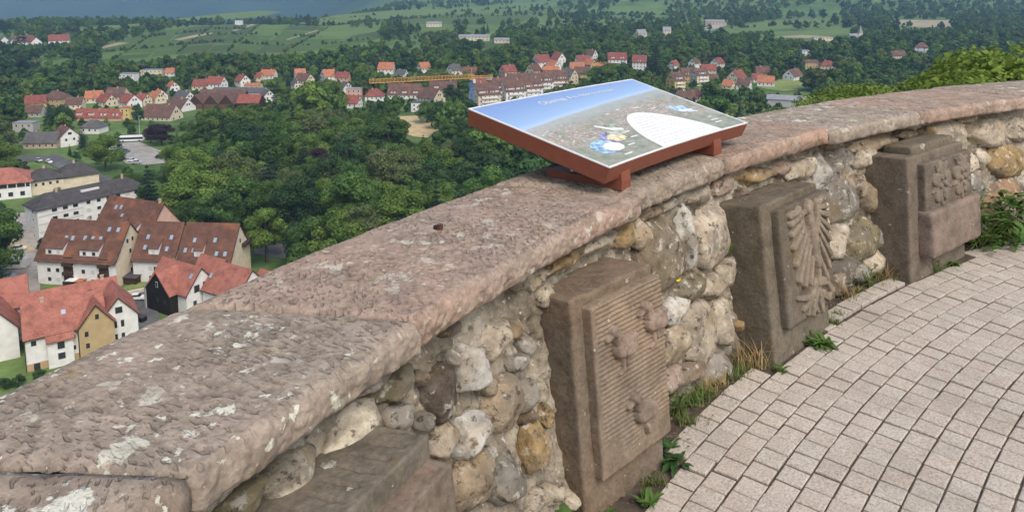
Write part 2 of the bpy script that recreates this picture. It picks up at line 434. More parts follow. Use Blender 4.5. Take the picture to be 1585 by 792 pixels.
# rubble stones traced from the photograph: x, y, half width, half height (photo px), colour, shape seed
CR, TN, OC, BR, GR, DK, WH, PK, OL, BE = (.50, .43, .32), (.38, .30, .20), (.36, .255, .125), (.23, .175, .12), (.29, .265, .22), (.125, .10, .078), (.54, .515, .45), (.34, .26, .205), (.22, .19, .115), (.45, .385, .285)
ST = [(698, 511, 13, 15, (.10, .105, .11)), (778, 526, 25, 30, CR), (735, 573, 24, 42, WH), (684, 613, 23, 44, DK), (784, 638, 27, 48, TN), (733, 675, 23, 33, WH),
      (689, 690, 19, 30, CR), (735, 752, 31, 40, TN), (784, 752, 26, 42, GR), (613, 604, 28, 24, OL), (548, 668, 42, 30, (.72, .64, .48)), (458, 742, 44, 34, (.72, .64, .48)), (636, 549, 13, 17, PK),
      (804, 562, 12, 16, GR), (816, 613, 12, 23, GR), (828, 690, 15, 44, OC), (651, 588, 9, 12, BR), (622, 645, 16, 22, GR), (797, 510, 11, 17, TN), (384, 780, 40, 22, OL),
      (831, 780, 13, 16, CR), (580, 590, 26, 18, PK), (700, 560, 10, 14, GR), (660, 655, 10, 16, GR), (757, 600, 9, 14, TN), (757, 705, 9, 12, GR), (820, 650, 9, 14, BR), (813, 535, 9, 20, GR),
      (831, 434, 14, 18, CR), (872, 408, 32, 13, OC), (927, 381, 25, 14, CR), (966, 366, 16, 21, OC), (992, 363, 14, 28, TN), (1027, 388, 32, 62, (.235, .19, .125)),
      (1064, 369, 9, 50, WH), (1098, 367, 27, 49, BE), (1042, 313, 18, 10, BE), (1084, 300, 23, 15, BE), (1120, 287, 16, 16, PK), (1172, 274, 32, 15, OC), (1126, 422, 14, 25, BE),
      (1072, 446, 19, 21, OL), (1102, 448, 17, 21, BE), (1047, 482, 21, 22, WH), (1045, 541, 18, 33, TN), (1084, 523, 27, 50, BE), (1120, 505, 14, 40, BE), (1039, 590, 17, 17, PK),
      (1072, 580, 22, 18, BR), (1114, 577, 19, 24, GR), (1010, 330, 18, 10, BR), (1148, 300, 10, 9, BR), (1210, 262, 14, 12, PK),
      (1275, 268, 13, 33, WH), (1302, 258, 22, 27, GR), (1341, 246, 16, 16, CR), (1242, 263, 22, 16, BE), (1327, 289, 12, 23, TN), (1352, 302, 17, 30, TN), (1302, 311, 24, 34, GR),
      (1355, 222, 34, 14, TN), (1437, 205, 11, 13, OC), (1470, 212, 31, 22, BE), (1528, 208, 31, 25, BE), (1577, 203, 20, 19, CR), (1498, 257, 14, 21, CR), (1523, 247, 14, 16, CR),
      (1506, 287, 18, 27, GR), (1560, 249, 28, 28, OC), (1556, 300, 40, 22, (.36, .235, .14)), (1540, 338, 24, 22, TN), (1335, 368, 24, 38, OL), (1299, 377, 19, 28, BE), (1361, 366, 9, 19, GR),
      (1354, 407, 14, 22, CR), (1313, 416, 24, 26, (.17, .15, .12)), (1296, 440, 13, 24, BR), (1335, 425, 12, 14, GR), (1503, 335, 12, 24, WH), (1400, 210, 22, 10, BR), (1330, 224, 16, 10, TN),
      (1520, 365, 16, 18, GR), (1565, 350, 22, 22, BE), (1284, 224, 16, 10, BR), (1500, 185, 16, 10, TN)]
bmi = bmesh.new(); bmesh.ops.create_icosphere(bmi, subdivisions=4, radius=1.0)
ICO = np.array([v.co[:] for v in bmi.verts]); ICOF = np.array([[v.index for v in f.verts] for f in bmi.faces]); bmi.free()
bmi = bmesh.new(); bmesh.ops.create_icosphere(bmi, subdivisions=3, radius=1.0)
ICO3 = np.array([v.co[:] for v in bmi.verts]); ICO3F = np.array([[v.index for v in f.verts] for f in bmi.faces]); bmi.free()
def hit_wall(x, y):
    d = ray(x, y); lo = None
    for t in np.arange(.8, 14, .004):
        p = np.array([0, 0, HC]) + d * t
        if math.hypot(p[0] - C0[0], p[1] - C0[1]) - RW >= face_off(p[2]) and p[2] < .84:
            return math.degrees(math.atan2(p[1] - C0[1], p[0] - C0[0])), p[2]
    return None
def stone(phi, z, hw, hz, colr, seed, fine=True):
    r = np.random.default_rng(seed)
    V = (ICO if fine else ICO3).copy(); Fq = ICOF if fine else ICO3F
    V = np.sign(V) * np.abs(V) ** .80
    for _ in range(9):
        nn = r.normal(size=3); nn[1] *= .8; nn /= np.linalg.norm(nn); c = r.uniform(.66, .98)
        dd = V @ nn; V -= np.outer(np.clip(dd - c, 0, None) * .92, nn)
    Q = V * 1.3 + seed * 3.1
    V *= (1 + .13 * fbm(Q, 2) + .035 * pn(Q * 5) + .02 * pn(Q * 11) + .014 * pn(Q * 21))[:, None]
    hd = min(.085, .035 + .55 * min(hw, hz))
    V = V * np.array([hw * 1.06, hd, hz * 1.06])
    me = mesh('rubble_stone', V, Fq, M['rubble'], True)
    o = link('rubble_stone', me, wall, False, np.clip(np.array(colr) * r.uniform(.72, 1.0), 0, .8))
    p = W(face_off(z) + hd * .50, phi, z)
    a = math.radians(phi)
    o.matrix_basis = Matrix.Translation(Vector(p)) @ Matrix.Rotation(a - math.pi / 2, 4, 'Z') @ Matrix.Rotation(-.2, 4, 'X') @ Matrix.Rotation(r.uniform(-.15, .15), 4, 'Y')
placed = []
for i, (x, y, w, h, c) in enumerate(ST):
    hp = hit_wall(x, y)
    if hp is None: continue
    phi, z = hp; z = min(z, .80)
    p0 = np.array(proj(W(face_off(z), phi, z))); p1 = np.array(proj(W(face_off(z), phi - .5, z))); p2 = np.array(proj(W(face_off(z + .05), phi, z + .05)))
    hw = w / max(abs(p1[0] - p0[0]), 1e-3) * math.radians(.5) * RW; hz = h / abs(p2[1] - p0[1]) * .05
    hz = min(hz, max(.03, .835 - z)) if z > .6 else hz
    hw = min(hw, .26)
    placed.append((math.radians(phi) * RW, z, hw, hz)); stone(phi, z, hw, hz, c, i + 1)
# the rest of the wall, filled with stones of the same kinds
r = random.Random(3); k = 0; tries = 0
while k < 170 and tries < 9000:
    tries += 1
    phi = r.uniform(100, 167); z = r.uniform(.04, .77); hw = r.uniform(.03, .11); hz = r.uniform(.03, .10)
    if tries > 3500: hw *= .5; hz *= .5
    s = math.radians(phi) * RW
    vis = 151 > phi > 117.5
    if vis: hw = min(hw, .035); hz = min(hz, .035)
    if any(abs(s - a) < (hw + c) * .86 and abs(z - b) < (hz + e) * .86 for a, b, c, e in placed): continue
    placed.append((s, z, hw, hz)); stone(phi, z, hw, hz, r.choice([BE, TN, GR, CR, BR, OC, PK]), 200 + k, vis); k += 1

# ================================================================== CARVED BLOCKS
def rbox(name, parent, x0, x1, y0, y1, z0, z1, rad, mat, colr, res=.009, amp=.004, fn=None, seed=0):
    "box with worn round edges; y is depth into the wall, y0 faces the terrace"
    hx, hy, hz = (x1 - x0) / 2, (y1 - y0) / 2, (z1 - z0) / 2
    c = np.array([(x0 + x1) / 2, (y0 + y1) / 2, (z0 + z1) / 2]); H = np.array([hx, hy, hz]); Vs = []; Fs = []; b = 0
    for ax in range(3):
        u, v = (ax + 1) % 3, (ax + 2) % 3
        nu, nv = max(4, int(2 * H[u] / res)), max(4, int(2 * H[v] / res))
        for sg in (-1, 1):
            U, Vv = np.meshgrid(np.linspace(-1, 1, nu), np.linspace(-1, 1, nv), indexing='ij')
            P = np.zeros((nu * nv, 3)); P[:, u] = U.ravel() * H[u]; P[:, v] = Vv.ravel() * H[v]; P[:, ax] = sg * H[ax]
            f = grid_faces(nu, nv)
            Fs.append((f[:, ::-1] if sg < 0 else f) + b); b += nu * nv; Vs.append(P)
    P = np.concatenate(Vs); q = np.clip(P, -(H - rad), H - rad); dn = P - q; ln = np.linalg.norm(dn, axis=1); ln[ln < 1e-9] = 1
    dn = dn / ln[:, None]; flat = ln >= rad - 1e-9
    P2 = q + dn * rad
    Q = (P2 + c) * 1.0 + seed * 5.3
    d = amp * (fbm(Q * 9, 3) + .5 * pn(Q * 40))
    if fn is not None: d = d + fn(P2 + c, dn)
    P2 = P2 + dn * d[:, None] + c
    me = mesh(name, P2, np.concatenate(Fs), mat, True)
    bm_ = bmesh.new(); bm_.from_mesh(me); bmesh.ops.remove_doubles(bm_, verts=bm_.verts, dist=1e-5); bm_.to_mesh(me); bm_.free()
    return link(name, me, parent, True, colr)
def relief(name, parent, S, y, mat, colr, res=.003, seed=0, clip=None):
    "raised carving: union of domed strokes standing on the plane at depth y"
    S = [s if len(s) == 7 else s for s in S]
    xs = [min(s[0] - s[4], s[2] - s[5]) for s in S] + [max(s[0] + s[4], s[2] + s[5]) for s in S]
    zs = [min(s[1] - s[4], s[3] - s[5]) for s in S] + [max(s[1] + s[4], s[3] + s[5]) for s in S]
    gx = np.arange(min(xs) - res, max(xs) + 2 * res, res); gz = np.arange(min(zs) - res, max(zs) + 2 * res, res)
    X, Z = np.meshgrid(gx, gz, indexing='ij'); Hh = np.full(X.shape, -.004)
    for x0, z0, x1, z1, r0, r1, h in S:
        dx, dz = x1 - x0, z1 - z0; l2 = dx * dx + dz * dz + 1e-12
        t = np.clip(((X - x0) * dx + (Z - z0) * dz) / l2, 0, 1)
        dd = np.hypot(X - x0 - t * dx, Z - z0 - t * dz) / (r0 + (r1 - r0) * t)
        Hh = np.maximum(Hh, np.where(dd < 1, h * np.sqrt(np.clip(1 - dd ** 5, 0, 1)), -.004))
    nzs = .0011 * pn(np.stack([X.ravel() * 45, Z.ravel() * 45, 0 * X.ravel() + seed], 1)).reshape(X.shape)
    ok = Hh > 0; Hh = Hh + np.where(ok, nzs, 0)
    f = grid_faces(*X.shape); keep = ok.ravel()[f].any(1); f = f[keep]
    used = np.unique(f); mp = -np.ones(X.size, int); mp[used] = np.arange(len(used))
    V = np.stack([X.ravel(), y - Hh.ravel(), Z.ravel()], 1)[used]
    return link(name, mesh(name, V, mp[f], mat, True), parent, True, colr)
def block_root(name, pl, pr, ob, ot, zt):
    A = W(ob[0], pl, 0); B = W(ob[1], pr, 0); A1 = W(ot[0], pl, zt); B1 = W(ot[1], pr, zt)
    x = Vector(B - A); w = x.length; x.normalize()
    up = Vector((A1 + B1) / 2 - (A + B) / 2); up = (up - x * up.dot(x)); h = up.length; up.normalize()
    y = up.cross(x).normalized()
    o = empty(name, (0, 0, 0))
    m = Matrix((x, y, up)).transposed().to_4x4(); m.translation = Vector(A)
    o.matrix_basis = m
    return o, w, h
RED, GRY = (.17, .124, .084), (.132, .110, .078)
def notch(w, h):
    def f(P, n):   # chisel marks on top
        up = n[:, 2] > .8
        g = np.sin(P[:, 0] * 210 + 2.5 * np.sin(P[:, 1] * 40) + 4 * pn(P * 14))
        return np.where(up, -.003 * sstep(.35, 1, g) * sstep(-.1, .25, pn(P * np.array([6, 6, 6]) + 4)), 0)
    return f
# --- block with three birds
b2, w, h = block_root('bird_shield_block', 145.35, 142.35, (-.135, -.20), (-.055, -.12), .705)
tag(b2, 'carved red sandstone block with three birds on a grooved shield', 'stone carving')
rbox('slab', b2, 0, w, 0, .26, -.06, h, .009, M['carved'], RED, .008, .0026, notch(w, h), 1)
px0, px1, pz0, pz1 = .055, w + .004, .115, h - .035
pit_ = 2 * math.pi / .0155
def groove(P, n):
    m = sstep(.5, .9, -n[:, 1]) * sstep(px0 + .012, px0 + .03, P[:, 0]) * sstep(pz0 + .06, pz0 + .13, P[:, 2] + .05 * pn(P * 10))
    return .0032 * m * np.sin((P[:, 2] + .002 * pn(P * 12)) * pit_)
rbox('shield', b2, px0, px1, -.038, .02, pz0, pz1, 0.008, M['carved'], (.225, .168, .115), .0032, .002, groove, 2)
def bird(u, v, s=1.0, worn=False):
    x = px0 + u * (px1 - px0); z = pz0 + v * (pz1 - pz0)
    S = [(x - .008, z + .004, x + .042, z - .002, .036 * s, .034 * s, .028), (x + .03, z + .012, x + .062, z + .024, .024, .012, .026), (x + .01, z - .004, x + .035, z - .008, .026, .024, .034),
         (x - .022, z + .03, x - .030, z + .06, .020, .018, .026), (x - .034, z + .064, x - .040, z + .068, .020, .018, .029), (x - .05, z + .056, x - .074, z + .046, .010, .005, .018),
         (x + .006, z - .035, x + .004, z - .074, .008, .006, .014), (x + .004, z - .076, x - .018, z - .082, .006, .005, .011), (x + .026, z - .034, x + .026, z - .06, .007, .006, .012)]
    if worn: S = S[:1] + S[3:6] + [(x + .02, z - .05, x + .024, z - .07, .012, .01, .02)]
    relief('bird', b2, S, -.038, M['carved'], (.25, .185, .14), .0028, u * 9)
bird(.34, .70); bird(.80, .75, .95); bird(.56, .25, .95, True)
# --- block with the eagle
b3, w, h = block_root('eagle_shield_block', 136.0, 132.0, (-.24, -.235), (-.125, -.135), .70)
tag(b3, 'carved brown sandstone block with a spread eagle', 'stone carving')
rbox('slab', b3, 0, w, 0, .30, -.06, h, .009, M['carved'], GRY, .010, .0026, notch(w, h), 3)
qx0, qx1, qz0, qz1 = .085, w + .004, .135, h - .035
rbox('shield', b3, qx0, qx1, -.04, .02, qz0, qz1, .008, M['carved'], (.112, .092, .067), .010, .002, None, 4)
def E(x, y):   # position on the shield from the photo crop
    u = (x - 105) / 302; v = 1 - (y - (75 - 60 * u)) / (685 - 90 * u); u = .05 + .87 * u
    return qx0 + u * (qx1 - qx0), qz0 + v * (qz1 - qz0)
S = []
def st(p, q, r0, r1, hh):
    a = E(*p); b = E(*q); S.append((a[0], a[1], b[0], b[1], r0, r1, hh * .58))
st((285, 75), (275, 95), .028, .024, .046); st((283, 95), (287, 240), .020, .03, .044); st((287, 240), (297, 400), .042, .026, .056); st((297, 400), (298, 505), .022, .02, .046)
st((262, 110), (235, 125), .013, .008, .024)
for p, q in (((215, 95), (225, 180)), ((225, 180), (258, 262)), ((350, 70), (345, 150)), ((345, 150), (318, 230))): st(p, q, .022, .024, .032)
for p, q in (((212, 100), (148, 118)), ((215, 130), (148, 165)), ((222, 165), (150, 225)), ((228, 200), (155, 300)), ((240, 235), (160, 395)), ((250, 265), (172, 485)), ((262, 300), (205, 512)), ((272, 370), (245, 505)),
             ((355, 70), (408, 40)), ((352, 95), (412, 92)), ((350, 120), (412, 140)), ((345, 150), (414, 205)), ((340, 180), (414, 270)), ((332, 215), (410, 350)), ((325, 260), (392, 412)), ((318, 350), (368, 482))):
    st(p, q, .012, .017, .036)
st((297, 500), (285, 520), .034, .03, .028); st((300, 520), (312, 600), .018, .02, .028); st((312, 600), (318, 660), .026, .014, .026); st((290, 560), (270, 620), .016, .014, .024); st((270, 620), (250, 680), .022, .014, .024); st((270, 640), (285, 670), .014, .01, .022)
st((265, 560), (240, 590), .020, .018, .026); st((240, 590), (150, 590), .018, .010, .024); st((235, 600), (215, 680), .014, .012, .022); st((235, 610), (185, 655), .018, .012, .022); st((240, 560), (245, 500), .012, .012, .02)
st((330, 500), (370, 500), .024, .018, .026); st((370, 500), (400, 545), .016, .018, .024); st((340, 570), (375, 590), .022, .018, .024); st((375, 590), (395, 560), .012, .010, .02)
relief('eagle', b3, S, -.04, M['carved'], (.22, .178, .13), .0028, 3)
# --- block with two roses
b4, w, h = block_root('rose_shield_block', 126.05, 121.05, (-.255, -.20), (-.15, -.17), .70)
tag(b4, 'carved sandstone block with two roses above a blank tablet', 'stone carving')
rbox('slab', b4, 0, w, 0, .34, -.06, h, .009, M['carved'], (.152, .122, .092), .012, .0026, notch(w, h), 5)
rbox('upper_ledge', b4, .12, w - .05, .03, .2, h - .02, h + .045, .012, M['carved'], GRY, .012, .004, None, 6)
rx0, rx1, rz0, rz1 = .11, w + .006, .15, h - .045
rbox('shield', b4, rx0, rx1, -.045, .02, rz0 + .12, rz1, .012, M['carved'], (.135, .11, .083), .006, .003,
     lambda P, n: .002 * sstep(.5, .9, -n[:, 1]) * np.sin(P[:, 2] * 2 * math.pi / .017), 7)
rbox('tablet', b4, rx0 - .005, rx1 + .03, -.085, .02, rz0 - .03, rz0 + .47 * (rz1 - rz0), .022, M['carved'], (.232, .172, .138), .010, .004, None, 8)
for k, u in enumerate((.30, .74)):
    x = rx0 + u * (rx1 - rx0); z = rz0 + .74 * (rz1 - rz0); S = []
    for i in range(5):
        t = math.radians(90 + 72 * i); S.append((x + .066 * math.cos(t), z + .074 * math.sin(t), x + .082 * math.cos(t), z + .09 * math.sin(t), .046, .038, .018))
        t2 = t + math.radians(36); S.append((x + .09 * math.cos(t2), z + .10 * math.sin(t2), x + .125 * math.cos(t2), z + .135 * math.sin(t2), .016, .006, .014))
        S.append((x + .036 * math.cos(t2), z + .042 * math.sin(t2), x + .038 * math.cos(t2), z + .044 * math.sin(t2), .0185, .018, .030))
    S.append((x, z, x + .001, z, .064, .064, .010))
    S.append((x, z, x + .001, z, .020, .020, .034))
    relief('rose', b4, S, -.045, M['carved'], (.225, .18, .138), .0032, k)
# --- nearest block, cut off by the photograph's lower edge
b1, w, h = block_root('plain_shield_block', 154.4, 150.55, (-.19, -.19), (-.115, -.115), .70)
tag(b1, 'nearest carved sandstone block below the coping, only its notched top in view', 'stone carving')
rbox('slab', b1, 0, w, 0, .26, -.06, h, .007, M['carved'], (.15, .13, .10), .005, .0014, lambda P, n: np.where(n[:, 2] > .8, -.010 * sstep(.82, .95, np.sin(P[:, 0] * 130 + 9 * P[:, 1] + .9 * pn(P * 9))) * sstep(.02, .04, P[:, 1]) * sstep(.14, .10, P[:, 1]), 0), 9)
rbox('shield', b1, .05, w - .004, -.058, .02, .12, h - .05, .007, M['carved'], (.22, .15, .105), .006, .0015, None, 10)

# ================================================================== ORIENTATION PANEL
M['rust'] = mat_plain('red_brown_paint', (.19, .058, .034), .45, 25, .10, .4)
M['white'] = mat_plain('white_print', (.68, .68, .66), .4, 10, .03, .4)
M['black'] = mat_plain('dark_metal', (.02, .02, .02), .5, 10, .1)
pan = empty('orientation_panel', W(.3, 138.5, ZC))
tag(pan, 'tilted red-brown panorama panel showing a printed view, standing on the wall', 'info panel')
PA0, PA1, PO0, PO1, PZ0, PZ1 = 142.1, 134.35, .065, .745, 1.012, 1.156
def PP(u, v, hh=0.0):
    "point of the panel: u left to right, v lower to upper edge, hh above the face"
    a = PA0 + (PA1 - PA0) * u; o_ = PO0 + (PO1 - PO0) * v; z = PZ0 + (PZ1 - PZ0) * v
    tl = math.atan2(PZ1 - PZ0, PO1 - PO0)
    return W(o_ - hh * math.sin(tl), a, z + hh * math.cos(tl))
def strip(name, u0, u1, v0, v1, h0, h1, mat, parent, nu=24, nv=2):
    Vt, nbl = [], 0
    us = np.linspace(u0, u1, nu)
    ring = [(v0, h0), (v0, h1), (v1, h1), (v1, h0)]
    V = np.array([[PP(u, v, hh) for v, hh in ring] for u in us]).reshape(-1, 3)
    Fq = [tuple(f) for f in grid_faces(nu, 4, True)] + [(0, 1, 2, 3), tuple(4 * (nu - 1) + i for i in (3, 2, 1, 0))]
    return link(name, mesh(name, V, [f[::-1] for f in Fq], mat), parent, False)
# tray: sides splay slightly, 62 mm deep
us = np.linspace(0, 1, 25); ins = .006
V = []
for u in us:
    V.append([PP(u, 0, 0), PP(u, 1, 0), PP(.004 + u * .992, 1 - .015, -.066), PP(.004 + u * .992, .015, -.066)])
V = np.array(V).reshape(-1, 3)
Fq = [tuple(f) for f in grid_faces(25, 4, True)] + [(3, 2, 1, 0), tuple(96 + i for i in range(4))]
link('tray', mesh('tray', V, Fq, M['rust']), pan, False)
tr = bpy.context.view_layer
def face_mat():
    t = NT('panorama_print'); uv = t.n('Attribute', {'attribute_name': 'puv'}).outputs['Vector']
    sx = t.n('SeparateXYZ', Vector=uv); u, v = sx.outputs[0], sx.outputs[1]
    sky_0 = lambda v: t.ramp(v, [(.58, (.42, .53, .62)), (.66, (.26, .38, .56)), (.85, (.19, .29, .49)), (1.0, (.16, .24, .44))])
    n0 = t.noise(uv, 3.0, 3)
    n1 = t.noise(uv, 16, 5, .7); n2 = t.noise(uv, 55, 4, .7); n3 = t.noise(uv, 40, 3, .6)
    land = t.ramp(n1, [(.3, (.11, .16, .09)), (.5, (.25, .26, .19)), (.7, (.36, .35, .27))])
    town = t.math('MULTIPLY', t.math('MULTIPLY', t.ramp(n2, [(.50, 0.0), (.56, 1.0)]), t.ramp(v, [(.22, 0.0), (.32, 1.0), (.56, 1.0), (.66, 0.0)])), t.ramp(n0, [(.35, .3), (.55, 1.0)]))
    land = t.mix(town, land, t.mix(t.ramp(n3, [(.5, 0.0), (.55, 1.0)]), (.44, .22, .17), (.58, .53, .48)))
    hz = t.math('ADD', t.math('MULTIPLY', u, .17), .585)
    vs_ = t.math('ADD', t.math('SUBTRACT', v, hz), .6)
    hz = t.math('ADD', hz, t.math('MULTIPLY', t.math('SUBTRACT', t.noise(uv, 6, 2), .5), .03))
    land = t.mix(t.ramp(vs_, [(.44, 0.0), (.60, .7)]), land, (.36, .40, .40))
    sky_ = sky_0(vs_)
    f = t.ramp(t.math('ADD', t.math('SUBTRACT', v, hz), .5), [(.495, 0.0), (.51, 1.0)])
    wisp = t.ramp(t.n('TexNoise', Vector=t.n('VectorMath', {'operation': 'MULTIPLY'}, i0=uv, i1=(3, 24, 1)).outputs[0], Scale=2.0, Detail=3.0).outputs[0], [(.62, 0.0), (.74, .4)])
    sky_ = t.mix(wisp, sky_, (.22, .38, .66))
    return t.fin(t.mix(f, land, sky_), .35, .4)
nu, nv = 60, 30
UU, VV = np.meshgrid(np.linspace(.006, .994, nu), np.linspace(.012, .988, nv), indexing='ij')
me = mesh('printed_face', np.array([PP(u, v, .003) for u, v in zip(UU.ravel(), VV.ravel())]), grid_faces(nu, nv)[:, ::-1], face_mat(), True)
a_ = me.attributes.new('puv', 'FLOAT_VECTOR', 'POINT'); a_.data.foreach_set('vector', np.stack([UU.ravel(), VV.ravel() * 1.0, 0 * UU.ravel()], 1).astype(np.float32).ravel())
face = link('printed_face', me, pan, False)
for args in ((0, 1, 0, .011), (0, 1, .989, 1)): strip('white_border', *args, .0, .0045, M['white'], pan)
for args in ((0, .0065, .011, .989), (.9935, 1, .011, .989)): strip('white_border', *args, .0, .0045, M['white'], pan, 2)
def patch(name, pts, hh, mat, parent=None):
    V = [PP(u, v, hh) for u, v in pts]; n = len(V); c = np.mean(V, 0)
    return link(name, mesh(name, np.array([PP(*np.mean(pts, 0), hh)] + V), [(0, 1 + i, 1 + (i + 1) % n) for i in range(n)], mat), parent or pan, False)
def oval(u, v, a, b, rot=0, n=28):
    return [(u + a * math.cos(t) * math.cos(rot) - b * math.sin(t) * math.sin(rot), v + a * math.cos(t) * math.sin(rot) + b * math.sin(t) * math.cos(rot)) for t in [2 * math.pi * k / n for k in range(n)]]
pm_ = lambda n, c: mat_plain(n, c, .4, 45, .75, .4, 0, False)
# white text area rising from the lower edge
pts = [(.365 + .44 * k / 24, .012 + .46 * math.sin(math.pi * min(1, max(0, (k / 24)))) ** .62) for k in range(25)]
patch('text_area', pts, .0042, M['white'])
M['textgrey'] = mat_plain('grey_print', (.55, .55, .54), .5, 10, .05)
tx = MB()
for k in range(11):
    v = .04 + .036 * k
    lo = next((p[0] for p in pts if p[1] > v + .03), .5); hi = next((p[0] for p in reversed(pts) if p[1] > v + .03), .6)
    u = lo + .02
    while u < hi - .04:
        l = random.uniform(.012, .04); l = min(l, hi - .02 - u)
        if k % 4 != 3 or u < lo + .1: tx.add([PP(u, v, .0052), PP(u + l, v, .0052), PP(u + l, v + .009, .0052), PP(u, v + .009, .0052)], [(0, 1, 2, 3)])
        u += l + .007
tx.obj('text_lines', M['textgrey'], pan, False)
# oval pictures and their captions
o1 = patch('picture', oval(.155, .19, .068, .085, -.3), .0042, pm_('picture_sky', (.27, .42, .58)))
patch('picture_motif', oval(.185, .165, .052, .055, -.4, 9), .0050, M['white'], o1)
o2 = patch('picture', oval(.265, .265, .06, .075, -.3), .0042, pm_('picture_violet', (.25, .25, .40)))
patch('picture_motif', oval(.275, .245, .052, .05, -.5, 7), .0050, pm_('picture_cream', (.62, .52, .3)), o2)
o3 = patch('picture', oval(.34, .34, .06, .08, -.2), .0042, pm_('picture_olive', (.3, .33, .24)))
patch('picture_motif', [(.29, .42), (.30, .44), (.345, .36), (.39, .33), (.38, .30), (.33, .33)], .0050, M['white'], o3)
o4 = patch('picture', [(.80, .46), (.90, .43), (.91, .30), (.82, .33)], .0042, pm_('picture_blue', (.36, .50, .62)))
patch('picture_motif', [(.825, .345), (.895, .32), (.897, .355), (.83, .38)], .0050, M['white'], o4)
for u, v, l in ((.155, .055, .05), (.25, .13, .045), (.335, .2, .045), (.36, .27, .03), (.86, .14, .05), (.85, .10, .05), (.88, .19, .03), (.46, .53, .02), (.55, .56, .02), (.72, .47, .03), (.64, .53, .03)):
    cp = MB(); cp.add([PP(u, v, .0046), PP(u + l, v, .0046), PP(u + l, v + .012, .0046), PP(u, v + .012, .0046)], [(0, 1, 2, 3)]); cp.obj('caption', M['white'], pan, False)
def text_on_panel(name, body, u, v, size, parent):
    cu = bpy.data.curves.new(name, 'FONT'); cu.body = body; cu.size = size; cu.resolution_u = 3
    to = bpy.data.objects.new(name, cu); col.objects.link(to)
    dg = bpy.context.evaluated_depsgraph_get(); me = bpy.data.meshes.new_from_object(to.evaluated_get(dg))
    bpy.data.objects.remove(to)
    Lp = math.radians(PA0 - PA1) * (RW + .4); Wp = PO1 - PO0
    for vt in me.vertices: vt.co = PP(u + vt.co.x / Lp, v + vt.co.y / Wp, .0046)
    me.materials.clear(); me.materials.append(M['white'])
    return link(name, me, parent, False)
text_on_panel('title_lettering', 'Obernai', .30, .84, .056, pan)
text_on_panel('title_lettering', '& sa r\u00e9gion touristique', .475, .855, .038, pan)
# two feet: flat bars on the coping, each with an upright at the front
for a in (141.15, 136.05):
    ft = MB(); da = math.degrees(.034 / RW)
    def q(o_, s, z): return W(o_, a + s * da, z)
    ft.hexa([q(.075, 1, .903), q(.075, -1, .903), q(.42, -1, .903), q(.42, 1, .903), q(.075, 1, .932), q(.075, -1, .932), q(.42, -1, .932), q(.42, 1, .932)])
    f_ = ft.obj('foot', M['rust'], pan, False)
    up = MB()
    up.hexa([q(.074, .97, .9325), q(.074, -.97, .9325), q(.135, -.97, .9325), q(.135, .97, .9325), q(.080, .97, .975), q(.080, -.97, .975), q(.135, -.97, .986), q(.135, .97, .986)])
    up.obj('upright', M['rust'], pan, False)
    for o_ in (.2, .32): bt = MB(); bt.bar(W(o_, a, .932), W(o_, a, .942), .011, 6); bt.obj('bolt', M['textgrey'], f_, False)
# small stub of a cut bolt left in the coping
sb = empty('cut_bolt', at(681, 353, .902)); tag(sb, 'small rusty cut-off bolt sticking out of the coping', 'bolt')
mb = MB(); mb.bar((0, 0, -.01), (0, 0, .012), .011, 6); mb.obj('stub', mat_plain('rusty_iron', (.075, .032, .018), .8, 80, .4), sb)
mb = MB(); mb.bar((-.014, .003, -.004), (-.014, .003, .008), .008, 6); mb.obj('washer', M['black'], sb)
# ================================================================== WEEDS AT THE FOOT OF THE WALL
M['weed'] = leaf_mat('weed_leaf', (.045, .10, .02), (.085, .15, .03), .2, 9, .3)
M['weed_dark'] = leaf_mat('dark_weed_leaf', (.028, .075, .022), (.055, .11, .03), .2, 9, .3)
M['dry'] = leaf_mat('dry_grass', (.30, .20, .09), (.40, .30, .15), .2, 12, .3)
M['grass'] = leaf_mat('green_grass', (.08, .13, .03), (.16, .19, .06), .2, 12, .3)
M['petal'] = mat_plain('yellow_petal', (.75, .55, .02), .6, 50, .1)
def leaf(mb, base, az, length, width, rise, droop, seg=4, wav=0.0):
    d = np.array([math.cos(az), math.sin(az)]); s = np.array([-d[1], d[0]]); V = []
    for k in range(seg + 1):
        t = k / seg; r = length * t * (1 - .12 * t); z = length * (rise * t - droop * t * t)
        w = width * (math.sin(math.pi * (.12 + .86 * t)) ** .8) * (1 + wav * random.uniform(-1, 1))
        c = np.array([base[0] + d[0] * r, base[1] + d[1] * r, base[2] + z])
        V += [c + np.array([*(s * w), .15 * w]), c - np.array([0, 0, .12 * w]), c + np.array([*(-s * w), .15 * w])]
    Fq = []
    for k in range(seg):
        b = 3 * k; Fq += [(b, b + 1, b + 4, b + 3), (b + 1, b + 2, b + 5, b + 4)]
    mb.add(V, Fq)
def blade(mb, base, az, length, width, lean, seg=3):
    d = np.array([math.cos(az), math.sin(az)]); s = np.array([-d[1], d[0]]); V = []
    for k in range(seg + 1):
        t = k / seg; r = length * lean * t * t; z = length * t * (1 - .35 * lean * t)
        w = width * (1 - t * .95); c = np.array([base[0] + d[0] * r, base[1] + d[1] * r, base[2] + z])
        V += [c + np.array([*(s * w), 0]), c - np.array([*(s * w), 0])]
    mb.add(V, [(2 * k, 2 * k + 1, 2 * k + 3, 2 * k + 2) for k in range(seg)])
